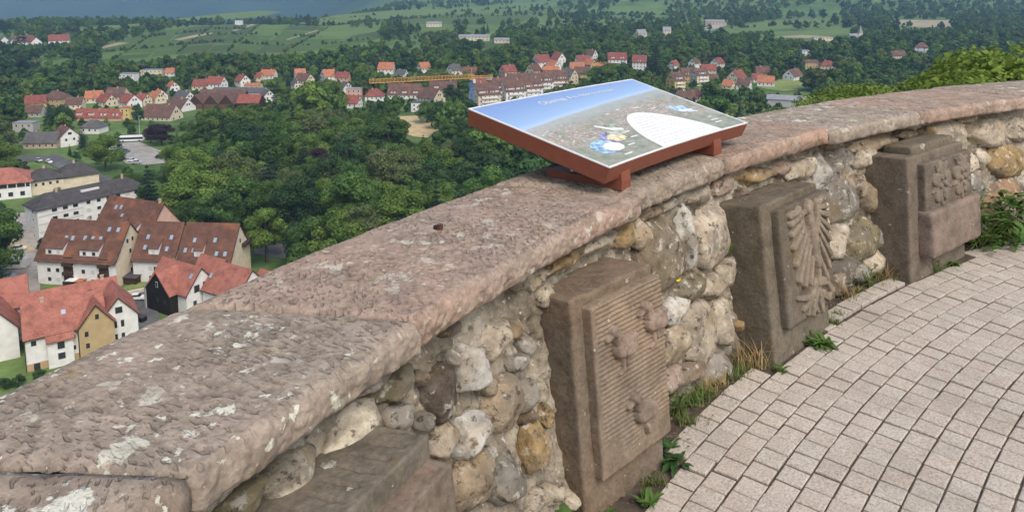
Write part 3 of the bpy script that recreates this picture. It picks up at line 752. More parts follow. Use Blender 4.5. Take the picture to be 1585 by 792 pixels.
def weed(kind, x, y, size, label, n=None, spread=1.0, z=0.0, pos=None):
    p = at(x, y, z) if pos is None else pos; o = empty({'rosette': 'leafy_weed', 'grass': 'grass_tuft', 'dry': 'dry_grass_tuft', 'bush': 'weed_clump'}[kind], p)
    tag(o, label, 'weed'); mb = MB()
    if kind == 'rosette':
        for k in range(int((n or 12) * 1.8)):
            leaf(mb, (random.gauss(0, .16) * size, random.gauss(0, .12) * size, 0), random.uniform(0, 6.3), size * random.uniform(.3, .95), size * random.uniform(.06, .13), random.uniform(.25, .9), random.uniform(.2, .6), 5, .25)
        mb.obj('leaves', M['weed' if random.random() < .5 else 'weed_dark'], o)
    elif kind == 'bush':
        for k in range(n or 90):
            bx, by = random.gauss(0, .32) * size * spread, random.gauss(0, .2) * size; hz = size * random.uniform(.05, .85) * math.exp(-(bx / size / spread) ** 2)
            leaf(mb, (bx, by, hz), random.uniform(0, 6.3), size * random.uniform(.14, .26), size * random.uniform(.035, .055), random.uniform(.0, .8), random.uniform(.3, .9), 4, .2)
        mb.obj('leaves', M['weed'], o)
        st_ = MB()
        for k in range(10): st_.bar((random.gauss(0, .15) * size, random.gauss(0, .1) * size, -.01), (random.gauss(0, .3) * size * spread, random.gauss(0, .15) * size, size * .7), .003, 4, .0015)
        st_.obj('stems', M['grass'], o)
    else:
        for k in range(n or 45):
            blade(mb, (random.gauss(0, .22) * size * spread, random.gauss(0, .15) * size, -.005), random.uniform(0, 6.3), size * random.uniform(.35, 1), .0022 + .0012 * random.random(), random.uniform(.2, 1.1))
        mb.obj('blades', M['dry'] if kind == 'dry' else M['grass'], o)
        if kind == 'dry':
            m2 = MB()
            for k in range(14): blade(m2, (random.gauss(0, .2) * size, random.gauss(0, .15) * size, -.005), random.uniform(0, 6.3), size * random.uniform(.3, .7), .003, random.uniform(.2, .8))
            m2.obj('green_blades', M['grass'], o)
    return o
weed('rosette', 0, 0, .16, 'dark broad-leaved weed squeezed against the left side of the bird block', 14, pos=W(-.15, 145.75, .0))
weed('rosette', 905, 806, .10, 'single low broad-leaved weed at the lower edge, in front of the bird block', 5)
for k_, (x_, y_, s_, l_) in enumerate(((1062, 655, .07, 'sparse green grass at the paving edge right of the bird block'), (1090, 614, .08, 'fresh green grass beside the yellowed tuft'), (1125, 586, .07, 'low green grass before the grey slab stone'), (1140, 576, .08, 'green grass left of the straw-coloured tuft'), (1298, 488, .06, 'thin grass at the raised edge setts, lower end'), (1330, 452, .06, 'thin grass at the raised edge setts, middle'), (1385, 436, .06, 'thin grass at the corner of the rose block'), (1015, 748, .06, 'thin grass along the right foot of the bird block'))):
    weed('grass', x_, y_, s_, l_, 45, 1.6)
weed('rosette', 1000, 778, .075, 'small leafy weed at the front right foot of the bird block', 14)
weed('rosette', 1040, 716, .10, 'toothed leafy weed lying on the paving right of the bird block', 12)
weed('rosette', 1030, 690, .09, 'leafy weed tucked behind the right edge of the bird block', 10)
weed('bush', 1050, 640, .13, 'tangled green weed clump between bird block and paving edge', 60)
weed('grass', 1078, 622, .10, 'green grass tuft in the middle between bird and eagle blocks', 60)
weed('dry', 1092, 606, .10, 'yellowed grass tuft under the big pale boulder', 50)
weed('dry', 1110, 596, .08, 'thin dry grass at the foot of the grey slab stone', 35)
weed('dry', 1160, 566, .17, 'straw-coloured dry grass against the left side of the eagle block', 60)
weed('rosette', 1212, 572, .075, 'small dark rosette at the front foot of the eagle block', 12)
weed('rosette', 1268, 532, .11, 'grey-green leafy weed at the right corner of the eagle block', 22)
weed('grass', 1290, 500, .07, 'low grass right behind the eagle block', 40)
weed('dry', 1315, 462, .12, 'orange dry grass under the dark stones between eagle and rose blocks', 45)
weed('bush', 1345, 443, .11, 'low green weed clump between eagle and rose blocks', 45)
weed('dry', 1370, 432, .12, 'dry grass against the left side of the rose block', 40)
weed('bush', 1452, 420, .09, 'low weeds along the foot of the rose block', 50, 2.2)
weed('rosette', 1475, 408, .09, 'leafy weed at the right foot of the rose block', 12)
weed('bush', 1520, 384, .26, 'lush green weed clump just right of the rose block', 110)
weed('bush', 1560, 376, .40, 'largest lush green weed clump at the right edge by the wall', 170)
weed('bush', 1600, 368, .36, 'lush weed clump partly outside the right edge', 120)
_h = hit_wall(1128, 385); weed('bush', 1128, 388, .05, 'tiny moss cushion on the wall left of the eagle block', 40, 1.0, _h[1])
fl = empty('yellow_flower', at(1036, 500, .25)); tag(fl, 'single yellow flower on a thin stem before the mottled boulder', 'flower')
p1 = at(1051, 404, .50); q = p1 - at(1036, 500, .25); q = np.array([q[0] * .2 + .02, q[1] * .2 - .02, .20])
mb = MB(); mb.bar((0, 0, 0), tuple(q), .0018, 5); mb.obj('stem', M['weed'], fl)
mb = MB()
for k in range(10):
    t = 2 * math.pi * k / 10; a = q + np.array([.011 * math.cos(t), -.004, .011 * math.sin(t)]); b = np.array([-.004 * math.sin(t), 0, .004 * math.cos(t)])
    mb.add([q + b * .4, a + b, a - b, q - b * .4], [(0, 1, 2, 3)])
mb.obj('blossom', M['petal'], fl)

# straw, dead leaves and crumbs along the foot of the wall
r = np.random.default_rng(8); n_ = 1500; ph = r.uniform(117, 152, n_); of_ = -.10 - np.abs(r.normal(0, .06, n_)); sz = r.uniform(.002, .007, n_)
an = np.radians(ph); P = np.stack([C0[0] + (RW + of_) * np.cos(an), C0[1] + (RW + of_) * np.sin(an), .002 + r.uniform(0, .012, n_)], 1)
t_ = r.uniform(0, 6.28, n_); d1 = np.stack([np.cos(t_), np.sin(t_), r.normal(0, .25, n_)], 1) * sz[:, None]; d2 = np.stack([-np.sin(t_), np.cos(t_), r.normal(0, .25, n_)], 1) * (sz * r.choice([.12, .5, .8], n_))[:, None]
tag(link('wall_foot_litter', mesh('wall_foot_litter', np.stack([P - d1, P + d2, P + d1, P - d2], 1).reshape(-1, 3), np.arange(4 * n_).reshape(n_, 4), leaf_mat('dead_leaf', (.12, .08, .045), (.22, .16, .09), .1, 30, .3))), 'straw and dead leaves scattered along the foot of the wall', None, None, 'stuff')
# ================================================================== VALLEY
def ground(x, y):
    x = np.asarray(x, float); y = np.asarray(y, float)
    d = np.hypot(x - C0[0], y - C0[1]) - (RW + .5)
    t = x / (np.abs(y) + 1)
    s = .80 + (.33 - .80) * sstep(.30, .75, np.where(y > -20, t, 1))
    hill = -3.0 - s * np.clip(d, 0, None) - .0 * d
    tl = np.where(y > 10, x / np.maximum(y, 1), 0)
    wl = sstep(-.12, -.34, tl); wr = sstep(.02, .22, tl)
    left = -200 * sstep(1260, 3400, y) + 1100 * sstep(3600, 8200, y)
    mid = 290 * sstep(2700, 5600, y)
    right = 92 * sstep(1650, 2500, y) + 160 * sstep(2500, 4000, y)
    plain = GZ + wl * left + wr * right + (1 - wl - wr) * mid
    return np.maximum(hill, plain)
xs = np.sinh(np.linspace(-7.1, 7.1, 271)) * 9.0; ys = np.concatenate([-np.sinh(np.linspace(3.2, .1, 24)) * 8.0, np.sinh(np.linspace(0, 7.5, 260)) * 10.4])
X, Y = np.meshgrid(xs, ys, indexing='ij')
Vt = np.stack([X.ravel(), Y.ravel(), ground(X.ravel(), Y.ravel())], 1)
def ground_mat():
    t = NT('valley_grass'); co = t.coord(False)
    n = t.noise(co, .02, 6, .6); n2 = t.noise(co, .3, 5, .6)
    c = t.ramp(n, [(.35, (.055, .095, .03)), (.5, (.085, .145, .04)), (.65, (.12, .17, .055))])
    c = t.mix(t.ramp(t.noise(co, .006, 3), [(.45, 0.0), (.55, .6)]), c, (.13, .20, .055))
    c = t.mix(1.0, c, t.ramp(n2, [(.3, .7), (.7, 1.25)]), 'MULTIPLY')
    far = t.n('SeparateXYZ', Vector=co).outputs[1]
    c = t.mix(t.ramp(t.math('DIVIDE', far, 10000.0), [(.26, 0.0), (.36, 1.0)]), c, t.ramp(t.noise(co, .004, 6, .65), [(.35, (.018, .04, .024)), (.65, (.04, .07, .035))]))
    return t.fin(c, .95, .1)
tag(link('valley_ground', mesh('valley_ground', Vt, grid_faces(*X.shape), ground_mat(), True)), 'green valley floor and the slopes below and around the terrace', None, None, 'structure')
def field_mat(name, c1, c2, rows=0, ang=0.0):
    t = NT(name); co = t.coord(False)
    n = t.noise(co, .03, 5, .6); c = t.mix(t.ramp(n, [(.35, 0.0), (.65, 1.0)]), c1, c2)
    c = t.mix(1.0, c, t.ramp(t.noise(co, .35, 4), [(.3, .8), (.7, 1.2)]), 'MULTIPLY')
    if rows:
        rot = t.n('Mapping', Vector=co); rot.inputs['Rotation'].default_value = (0, 0, ang)
        wv = t.n('TexWave', {'wave_type': 'BANDS'}, Vector=rot.outputs[0], Scale=rows, Distortion=.6)
        c = t.mix(t.math('MULTIPLY', wv.outputs[0], .5), c, (.16, .14, .07))
    return t.fin(c, .95, .1)
M['vine1'] = field_mat('vineyard', (.036, .092, .014), (.056, .118, .02), .12, .5); M['vine4'] = field_mat('vineyard_fresh', (.066, .142, .02), (.10, .182, .03), .12, -.3)
M['vine2'] = field_mat('vineyard_light', (.085, .16, .038), (.125, .20, .05), .12, 1.2)
M['vine3'] = field_mat('vineyard_dark', (.024, .064, .012), (.038, .084, .016), .12, 2.2)
M['meadow'] = field_mat('meadow', (.15, .20, .06), (.22, .25, .09))
M['drygrass'] = field_mat('dry_meadow', (.40, .30, .15), (.50, .40, .22))
M['earth'] = field_mat('bare_earth', (.27, .235, .14), (.36, .30, .19))
M['asphalt'] = field_mat('asphalt', (.10, .10, .10), (.15, .145, .14))
M['gravel'] = field_mat('gravel', (.28, .26, .23), (.36, .34, .30))
clear_polys = []      # trees keep off these
def sheet(name, pts, mat, lift, label, keep=True, tall=True):
    P = [at(x, y, GZ) for x, y in pts]; c = np.mean(P, 0)
    m_ = mesh(name, np.array([[p[0], p[1], GZ + lift] for p in P]), [tuple(range(len(P)))[::-1]], M[mat])
    nrm = m_.polygons[0].normal.z
    if nrm < 0: m_.flip_normals()
    tag(link(name, m_), label, None, None, 'structure')
    if keep: clear_polys.append((np.array(pts, float), c[1], tall))
_u = [(196, 61), (262, 46), (350, 37), (395, 37), (470, 41), (562, 45), (604, 50)]; _l = [(112, 95), (200, 93), (290, 84), (345, 80), (410, 84), (478, 81), (578, 64)]
def _lerp(pl, t): 
    k = min(int(t * 6), 5); f = t * 6 - k; return (pl[k][0] + (pl[k + 1][0] - pl[k][0]) * f, pl[k][1] + (pl[k + 1][1] - pl[k][1]) * f)
random.seed(4); _ts = [0, .12, .22, .30, .42, .52, .62, .74, .86, 1.0]
for i in range(9):
    cuts = [0] + sorted(random.uniform(.15, .85) for _ in range(2)) + [1]
    for j in range(3):
        q = []
        for t, s in ((_ts[i] + .004, cuts[j] + .03), (_ts[i + 1] - .006, cuts[j] + .03), (_ts[i + 1] - .004, cuts[j + 1] - .012), (_ts[i] + .004, cuts[j + 1] - .012)):
            a_, b_ = _lerp(_l, t), _lerp(_u, t); q.append((a_[0] + (b_[0] - a_[0]) * s, a_[1] + (b_[1] - a_[1]) * s))
        sheet('vineyard', q, random.choice(('vine1', 'vine1', 'vine3', 'vine4')), .3, '%s vineyard parcel on the left slope, column %d from the left' % (('lower', 'middle', 'upper')[j], i + 1))
clear_polys.append((np.array(_u + _l[::-1], float), 1000, True))
sheet('meadow', [(10, 52), (120, 44), (215, 37), (225, 40), (110, 50), (20, 57)], 'vine2', .35, 'pale strip of fields at the foot of the blue mountain')
sheet('meadow', [(270, 30), (330, 23), (400, 17), (440, 19), (400, 27), (300, 34)], 'vine2', .35, 'pale green field at the top left')
sheet('vineyard', [(458, 37), (520, 24), (600, 17), (700, 15), (690, 26), (600, 30), (500, 40)], 'vine2', .3, 'pale vineyards in the upper middle, left part')
sheet('vineyard', [(600, 31), (692, 27), (760, 24), (830, 25), (800, 37), (690, 38), (600, 38)], 'vine1', .3, 'vineyards in the upper middle, right part')
sheet('meadow', [(700, 14), (830, 5), (880, 6), (840, 16), (710, 24)], 'vine2', .3, 'far meadow at the top middle')
sheet('vineyard', [(930, 22), (960, 18), (1020, 18), (1042, 22), (1030, 27), (940, 28)], 'vine2', .3, 'bright field behind the poplar row')
sheet('vineyard', [(1118, 45), (1185, 34), (1262, 30), (1310, 29), (1290, 40), (1200, 46), (1130, 52)], 'vine2', .3, 'upper bright vineyard on the right')
sheet('vineyard', [(1160, 57), (1200, 50), (1320, 44), (1319, 54), (1240, 57)], 'vine2', .3, 'lower bright vineyard on the right')
sheet('meadow', [(685, 76), (760, 66), (800, 66), (760, 74), (690, 82)], 'vine3', .3, 'green field in the woods above the crane')
for _q, _m, _t in (([(480, 52), (560, 45), (602, 46), (532, 58)], 'vine2', 'pale strip right of the left vineyards'), ([(622, 46), (702, 41), (706, 46), (632, 51)], 'vine4', 'narrow green strip in the upper middle'), ([(822, 34), (902, 31), (906, 37), (832, 41)], 'vine2', 'pale strip left of the poplars'),
                   ([(1042, 31), (1102, 28), (1098, 34), (1048, 37)], 'vine2', 'pale strip right of the poplars'), ([(0, 101), (58, 96), (72, 103), (0, 111)], 'vine4', 'green clearing at the left edge'), ([(56, 86), (108, 79), (114, 85), (62, 92)], 'vine2', 'pale clearing left of the vineyards'), ([(1200, 22), (1290, 18), (1302, 23), (1215, 27)], 'vine4', 'narrow strip above the right vineyards')):
    sheet('meadow', _q, _m, .32, _t)
sheet('bare_field', [(1378, 31), (1480, 32), (1478, 42), (1430, 43), (1382, 40)], 'earth', .3, 'sand-coloured bare field in the woods at the top right')
sheet('bare_field', [(268, 62), (305, 54), (330, 51), (328, 53), (280, 63)], 'earth', .4, 'bare earth strip across the left vineyards')
sheet('bare_field', [(358, 48), (390, 38), (396, 39), (363, 49)], 'earth', .4, 'short bare strip at the top of the left vineyards')
sheet('farm_track', [(150, 74), (185, 66), (200, 67), (160, 76)], 'earth', .4, 'pale bank at the left end of the vineyards')
sheet('farm_track', [(442, 62), (491, 47), (494, 47.6), (446, 62.6)], 'earth', .4, 'pale track through the right vineyards')
sheet('farm_track', [(1195, 58), (1240, 55), (1290, 57), (1250, 60)], 'earth', .4, 'pale track below the right vineyards')
sheet('farm_track', [(1080, 46), (1112, 38), (1135, 34), (1125, 40), (1100, 48)], 'gravel', .4, 'pale road curving past a farm at the upper right')
sheet('dry_meadow', [(590, 192), (610, 181), (690, 178), (688, 196), (662, 214), (640, 212), (615, 204)], 'drygrass', .3, 'dry yellow meadow in front of the long brown-roofed house')
sheet('dry_meadow', [(338, 197), (362, 190), (388, 191), (384, 200), (350, 202)], 'drygrass', .3, 'small dry clearing among park trees')
sheet('dry_meadow', [(280, 214), (330, 209), (352, 213), (330, 222), (300, 222)], 'drygrass', .3, 'dry grass patch beside the car park')
sheet('lawn', [(208, 214), (222, 208), (248, 209), (244, 216), (216, 217)], 'meadow', .3, 'lawn with hedge beside the car park')
sheet('car_park', [(172, 236), (186, 222), (215, 220), (262, 240), (268, 252), (225, 256), (196, 254)], 'gravel', .25, 'grey car park behind the park trees')
sheet('street', [(56, 246), (84, 238), (215, 296), (176, 300)], 'asphalt', .25, 'grey street running behind the white apartment block')
sheet('street', [(0, 246), (62, 240), (70, 247), (0, 258)], 'asphalt', .28, 'cross street at the left edge')
sheet('street', [(330, 352), (392, 360), (450, 384), (440, 402), (385, 392), (340, 372)], 'asphalt', .25, 'street passing the last brown-roofed apartment house')
sheet('yard', [(0, 330), (46, 330), (64, 378), (62, 455), (0, 445)], 'gravel', .25, 'parking yard at the left edge')
sheet('yard', [(196, 455), (236, 440), (250, 510), (200, 512)], 'asphalt', .25, 'small asphalt yard with a parked white car')
sheet('lawn', [(180, 452), (230, 428), (236, 440), (196, 456)], 'meadow', .28, 'small lawn between the houses')
sheet('meadow', [(1178, 137), (1205, 124), (1262, 119), (1275, 130), (1250, 139), (1210, 142)], 'meadow', .3, 'bright meadow above the white shed roof')
sheet('garden', [(0, 372), (40, 376), (55, 388), (0, 394)], 'drygrass', .30, 'dry garden strip left of the white apartment block')

# ================================================================== BUILDINGS
RC = dict(oran=(.37, .15, .08), red=(.24, .08, .06), brown=(.12, .073, .058), grey=(.10, .096, .094), dred=(.20, .07, .058), coral=(.305, .122, .088), rust=(.12, .062, .043), lgrey=(.25, .25, .26), dkgrey=(.065, .06, .058))
WC = dict(white=(.66, .65, .62), cream=(.60, .52, .38), yellow=(.58, .43, .17), tan=(.42, .31, .17), pink=(.55, .36, .28), wood=(.06, .035, .022), grey=(.40, .39, .37), black=(.022, .018, .016), stone=(.44, .34, .26))
def roof_mat(k):
    t = NT(k + '_roof_tiles'); co = t.coord()
    n = t.noise(co, .5, 5, .65); c = t.mix(1.0, RC[k], t.ramp(n, [(.3, .68), (.5, 1.0), (.72, 1.3)]), 'MULTIPLY')
    n2 = t.noise(co, 3.5, 4, .7); c = t.mix(1.0, c, t.ramp(n2, [(.3, .78), (.7, 1.2)]), 'MULTIPLY')
    if k in ('rust', 'brown', 'dred'):
        c = t.mix(t.ramp(t.noise(co, .22, 3), [(.54, 0.0), (.66, .5)]), c, (.27, .105, .05))
    wv = t.n('TexWave', {'bands_direction': 'Z'}, Vector=co, Scale=1.1, Distortion=.3)
    t.bump(t.math('ADD', wv.outputs[0], n2), .6, .05)
    return t.fin(c, .85, .15)
RM = {k: roof_mat(k) for k in RC}; WM = {k: mat_plain(k + '_render', c, .9, .6, .10, .1) for k, c in WC.items()}
M['glass'] = mat_plain('dark_window', (.03, .034, .038), .15, 1, .2, .5)
M['frame'] = mat_plain('window_frame', (.6, .59, .56), .6, 2, .05)
M['shutter'] = mat_plain('roller_shutter', (.50, .49, .46), .6, 2, .05)
M['railing'] = mat_plain('brown_railing', (.05, .03, .022), .7, 2, .1)
M['skylight'] = mat_plain('skylight_glass', (.25, .32, .38), .08, 1, .1, .8)
ub = MB(); ub.box(-.5, .5, -.5, .5, -.5, .5)
UB = {k: mesh('unit_' + k, np.array(ub.V), ub.F, M[k]) for k in ('glass', 'frame', 'shutter', 'railing', 'skylight')}
ubw = {}
house_boxes = []      # photo boxes trees in front keep clear of
footprints = []
class Bld:
    def __init__(s, name, loc, rz, label, cat='house', group=None):
        s.o = empty(name, (loc[0], loc[1], GZ), math.radians(rz)); tag(s.o, label, cat, group); s.pts = []
        s.m = Matrix.Translation(Vector((loc[0], loc[1], GZ))) @ Matrix.Rotation(math.radians(rz), 4, 'Z'); s.r = 0; s.vol = []
    def gable(s, x0, x1, y0, y1, e, r, ax='x', wall='white', roof='brown', ov=.45, hip=0.0, trim=False):
        if ax == 'y':
            T = lambda x, y, z: (y, x, z); x0, x1, y0, y1 = y0, y1, x0, x1
        else: T = lambda x, y, z: (x, y, z)
        ym = (y0 + y1) / 2; sl = (r - e) / (ym - y0); th = .28; h_ = hip * (ym - y0)
        b = MB()
        b.box(x0, x1, y0, y1, -.6, e)
        if not hip: b.prism([(x0 + .002, y0 + .002, e - .02), (x0 + .002, y1 - .002, e - .02), (x0 + .002, ym, r - .04)], (x1 - x0 - .004, 0, 0))
        b.V = [T(*v) for v in b.V]
        if ax == 'y': b.F = [f[::-1] for f in b.F]
        b.obj('wall', WM[wall] if isinstance(wall, str) else wall, s.o)
        m = MB()
        if not hip:
            xo = x0 - ov * .6; ln = x1 - x0 + ov * 1.2
            for sg in (0, 1):
                ye = (y0 - ov) if sg == 0 else (y1 + ov); ze = e - ov * sl
                m.prism([(xo, ye, ze), (xo, ym, r), (xo, ym, r + th * 1.25), (xo, ye, ze + th)], (ln, 0, 0))
        else:
            ze = e - ov * sl; a = [(x0 - ov, y0 - ov), (x1 + ov, y0 - ov), (x1 + ov, y1 + ov), (x0 - ov, y1 + ov)]
            k = h_ if h_ < (x1 - x0) / 2 else (x1 - x0) / 2 - .05
            V = [(x, y, ze) for x, y in a] + [(x, y, ze + th) for x, y in a] + [(x0 + k, ym, r + th), (x1 - k, ym, r + th)]
            m.add(V, [(3, 2, 1, 0), (0, 1, 5, 4), (1, 2, 6, 5), (2, 3, 7, 6), (3, 0, 4, 7), (4, 5, 9, 8), (6, 7, 8, 9), (5, 6, 9), (7, 4, 8)])
        m.V = [T(*v) for v in m.V]
        if ax == 'y': m.F = [f[::-1] for f in m.F]
        o = m.obj('roof', RM[roof], s.o)
        if trim and not hip:
            for ye in (y0 - ov, y1 + ov):
                g = MB(); g.bar(T(x0 - ov * .5, ye - .06, e - ov * sl + .12), T(x1 + ov * .5, ye - .06, e - ov * sl + .12), .13, 6); g.obj('gutter', M['railing'], s.o)
            for xe in (x0 - ov * .6 - .05, x1 + ov * .6 + .05):
                g = MB()
                for sg in (0, 1):
                    ye = (y0 - ov) if sg == 0 else (y1 + ov); ze = e - ov * sl
                    g.prism([T(xe - .05, ye, ze - .12), T(xe - .05, ym, r - .12), T(xe - .05, ym, r + .2), T(xe - .05, ye, ze + .2)], (.1, 0, 0) if ax == 'x' else (0, .1, 0))
                g.obj('barge_board', M['railing'], s.o)
        s.reg([T(x, y, z) for x in (x0, x1) for y in (y0, y1) for z in (e * .22, e)] + [T(x0, ym, r), T(x1, ym, r)])
        return o
    def flat(s, x0, x1, y0, y1, h, wall='white', roof='grey', ov=.2, th=.3, name='roof'):
        b = MB(); b.box(x0, x1, y0, y1, -.6, h); b.obj('wall', WM[wall], s.o)
        b = MB(); b.box(x0 - ov, x1 + ov, y0 - ov, y1 + ov, h + .002, h + th); b.obj(name, RM[roof], s.o)
        s.reg([(x, y, z) for x in (x0, x1) for y in (y0, y1) for z in (h * .35, h)])
    def reg(s, P):
        for p in P:
            w = s.m @ Vector(p); s.pts.append(proj(w)); s.r = max(s.r, math.hypot(p[0], p[1]))
        lx = [p[0] for p in P]; ly = [p[1] for p in P]; s.vol.append((min(lx), max(lx), min(ly), max(ly)))
    def win(s, f, u, z, w=1.1, h=1.35, at_=0.0, kind='glass', fr=True, d=.10):
        "f: side S/N/E/W, u along the side, at_: position of the wall plane"
        o = link('window', UB['frame' if fr else kind], s.o)
        o.scale = (w, d, h)
        o.location = {'S': (u, at_, z), 'N': (u, at_, z), 'E': (at_, u, z), 'W': (at_, u, z)}[f]
        o.rotation_euler = (0, 0, 0 if f in 'SN' else math.pi / 2)
        if fr:
            sg = -1 if f in 'SW' else 1
            c = link('pane', UB[kind], o); c.scale = (.82, .5, .86)
            c.location = (0, (-.4 if f in 'SE' else .4) if f != 'E' else -.4, 0)
            if f == 'W': c.location = (0, .4, 0)
        return o
    def row(s, f, u0, u1, n, z, at_, w=1.1, h=1.35, kind='glass', fr=True):
        for k in range(n): s.win(f, u0 + (u1 - u0) * (k + .5) / n, z, w, h, at_, kind, fr)
    def box(s, name, x0, x1, y0, y1, z0, z1, mat):
        b = MB(); b.box(x0, x1, y0, y1, z0, z1); return b.obj(name, mat, s.o)
    def chimney(s, x, y, z, h=1.4):
        b = MB(); b.box(x - .35, x + .35, y - .3, y + .3, z - 1, z + h); b.box(x - .42, x + .42, y - .37, y + .37, z + h, z + h + .15); b.obj('chimney', WM['stone'], s.o)
    def skylight(s, x, y, z, slope, w=.9, l=1.3, sgn=1):
        o = link('skylight', UB['skylight'], s.o); o.scale = (w, l, .14); o.location = (x, y, z); o.rotation_euler = (math.atan(slope) * sgn, 0, 0)
    def dormer(s, x0, x1, y0, z0, h, e, ey, slope, dsl, wall='white', roof='brown'):
        "catslide dormer on the front slope: vertical face at y0 from roof to z0+h"
        zt = z0 + h; yb = (zt - dsl * y0 - e + slope * ey) / (slope - dsl)
        zb = e + slope * (yb - ey)
        b = MB(); b.prism([(x0, y0, z0 - .3), (x0, y0, zt), (x0, yb, zb), (x0, yb, zb - .6)], (x1 - x0, 0, 0)); d = b.obj('dormer', WM[wall], s.o)
        b = MB(); b.prism([(x0 - .15, y0 - .3, zt - dsl * .3 + .01), (x0 - .15, y0 - .3, zt - dsl * .3 + .2), (x0 - .15, yb + .1, zb + .33), (x0 - .15, yb + .1, zb + .02)], (x1 - x0 + .3, 0, 0)); b.obj('dormer_roof', RM[roof], d)
        n = max(1, int((x1 - x0) / 2.0))
        for k in range(n): s.win('S', x0 + (x1 - x0) * (k + .5) / n, z0 + h * .5, 1.15, min(1.2, h * .65), y0, 'glass' if random.random() < .5 else 'shutter')
    def done(s):
        p = np.array(s.pts); house_boxes.append((p[:, 0].min(), p[:, 0].max(), p[:, 1].min(), p[:, 1].max(), s.o.location.y))
        for v in s.vol:
            c = s.m @ Vector(((v[0] + v[1]) / 2, (v[2] + v[3]) / 2, 0)); footprints.append((c.x, c.y, math.hypot(v[1] - v[0], v[3] - v[2]) / 2))
        return s.o

# --- white house group with coral tile roofs, lower left
h = Bld('row_house_group', (-107.4, 158.2), 34, 'white and tan house group with joined coral tile roofs at the lower left')
h.gable(0, 16, 0, 11, 7.7, 13.2, 'x', 'white', 'coral', trim=True); h.box('bay', 4.2, 9.2, -1.2, .2, -.6, 6.5, WM['white'])
b = MB(); b.prism([(3.9, -1.7, 6.0), (3.9, .3, 8.02), (3.9, .3, 8.34), (3.9, -1.7, 6.3)], (5.6, 0, 0)); b.obj('bay_roof', RM['coral'], h.o)
h.gable(10.4, 17.6, -1.3, 9, 7.9, 12.6, 'y', 'tan', 'coral', trim=True); h.gable(15.0, 22.8, .8, 13, 7.8, 12.4, 'y', 'white', 'coral', trim=True)
h.gable(.6, 20, 9.5, 19.5, 7.6, 12.6, 'x', 'wood', 'coral'); h.gable(-14, 1.5, 18.6, 29.5, 8.6, 14.0, 'x', 'white', 'coral', trim=True)
h.gable(-9, -1, 9, 20, 7.4, 12.4, 'y', 'white', 'coral', trim=True)
h.box('plinth', -.06, 16.05, -.06, 11, -.6, 1.7, WM['tan'])
for z, us in ((4.0, (2.2, 4.4, 6.8)), (6.6, (3.4, 5.4, 7.2)), (9.4, (4.2, 6.2)), (1.0, (3.2, 6.5))):
    for u in us: h.win('W', u, z, .62, 1.25, -.02 if z > 2 else -.08, 'glass', False)
for u, z, w_, hh in ((5.6, 5.0, 1.7, 1.9), (5.6, 2.5, 1.7, 1.7)): h.win('S', u + 1.2, z, w_, hh, -1.22)
h.win('S', 1.7, 6.3, 1.2, 1.3, -.02); h.win('S', 9.4, 5.8, .8, 1.1, -.02); h.win('S', 9.4, 3.2, .8, 1.1, -.02); h.win('S', 2.0, .8, 1.2, 1.6, -.1, 'glass', False)
for u, z in ((11.9, 6.2), (14.2, 9.8), (12.0, 3.4)): h.win('S', u, z, .75, 1.15, -1.32, 'glass', False)
for u, z, w_, hh in ((18.9, 9.4, 1.5, 1.5), (18.0, 6.0, .7, 1.6), (19.5, 6.0, .7, 1.6), (18.0, 3.0, .7, 1.3), (19.5, 3.0, .7, 1.3)): h.win('S', u, z, w_, hh, .78, 'glass', False)
h.chimney(4, 5.5, 13.2, 1.0); h.chimney(17, 14.5, 12.6, 1.0); h.skylight(7.9, 3.0, 10.95, 1.0, .9, 1.1); h.skylight(12.4, 2.4, 10.7, 0.0, .8, .9)
for u in (.0, 10.3): h.box('downpipe', u - .08, u + .08, -.2, -.05, 0, 7.5, M['railing'])
h.done()
# --- dark timber barn and white gabled houses with coral roofs
h = Bld('barn_house_group', (-97.2, 194.2), -30, 'dark timber gable joined to white gabled houses under coral roofs')
h.gable(0, 15.5, 0, 9.5, 5.6, 11.2, 'x', 'white', 'coral', trim=True); h.gable(2.2, 12, -2.4, 6, 5.4, 10.6, 'y', 'black', 'coral', .3, trim=True)
h.gable(16, 29, 4.5, 15, 5.8, 11.6, 'x', 'white', 'coral', trim=True); h.gable(8.5, 18, 6, 15, 6.0, 11.8, 'x', 'white', 'coral', trim=True); h.gable(27, 39, 10, 19, 5.4, 9.8, 'x', 'white', 'coral', trim=True)
h.win('S', 7.1, 7.6, .9, 1.5, -2.42); h.win('S', 7.1, 3.4, 1.0, 1.3, -2.42, 'glass', False); h.win('S', 10, 3.4, 1.0, 1.3, -2.42, 'glass', False)
h.win('E', 3.2, 6.2, 1.6, 1.9, 15.52, 'glass', False); h.win('E', 5.9, 6.4, 1.6, 1.9, 15.52, 'glass', False); h.win('E', 8.6, 7.0, .8, 1.5, 29.02, 'glass', False); h.win('E', 2.4, 2.6, 1.2, 1.5, 15.52)
h.skylight(14, 2.8, 9.4, 1.1); h.skylight(17, 6.6, 8.9, 1.1)
h.box('corner_post', 2.0, 2.5, -2.75, -2.42, -.5, 5.6, WM['grey'])
h.done()
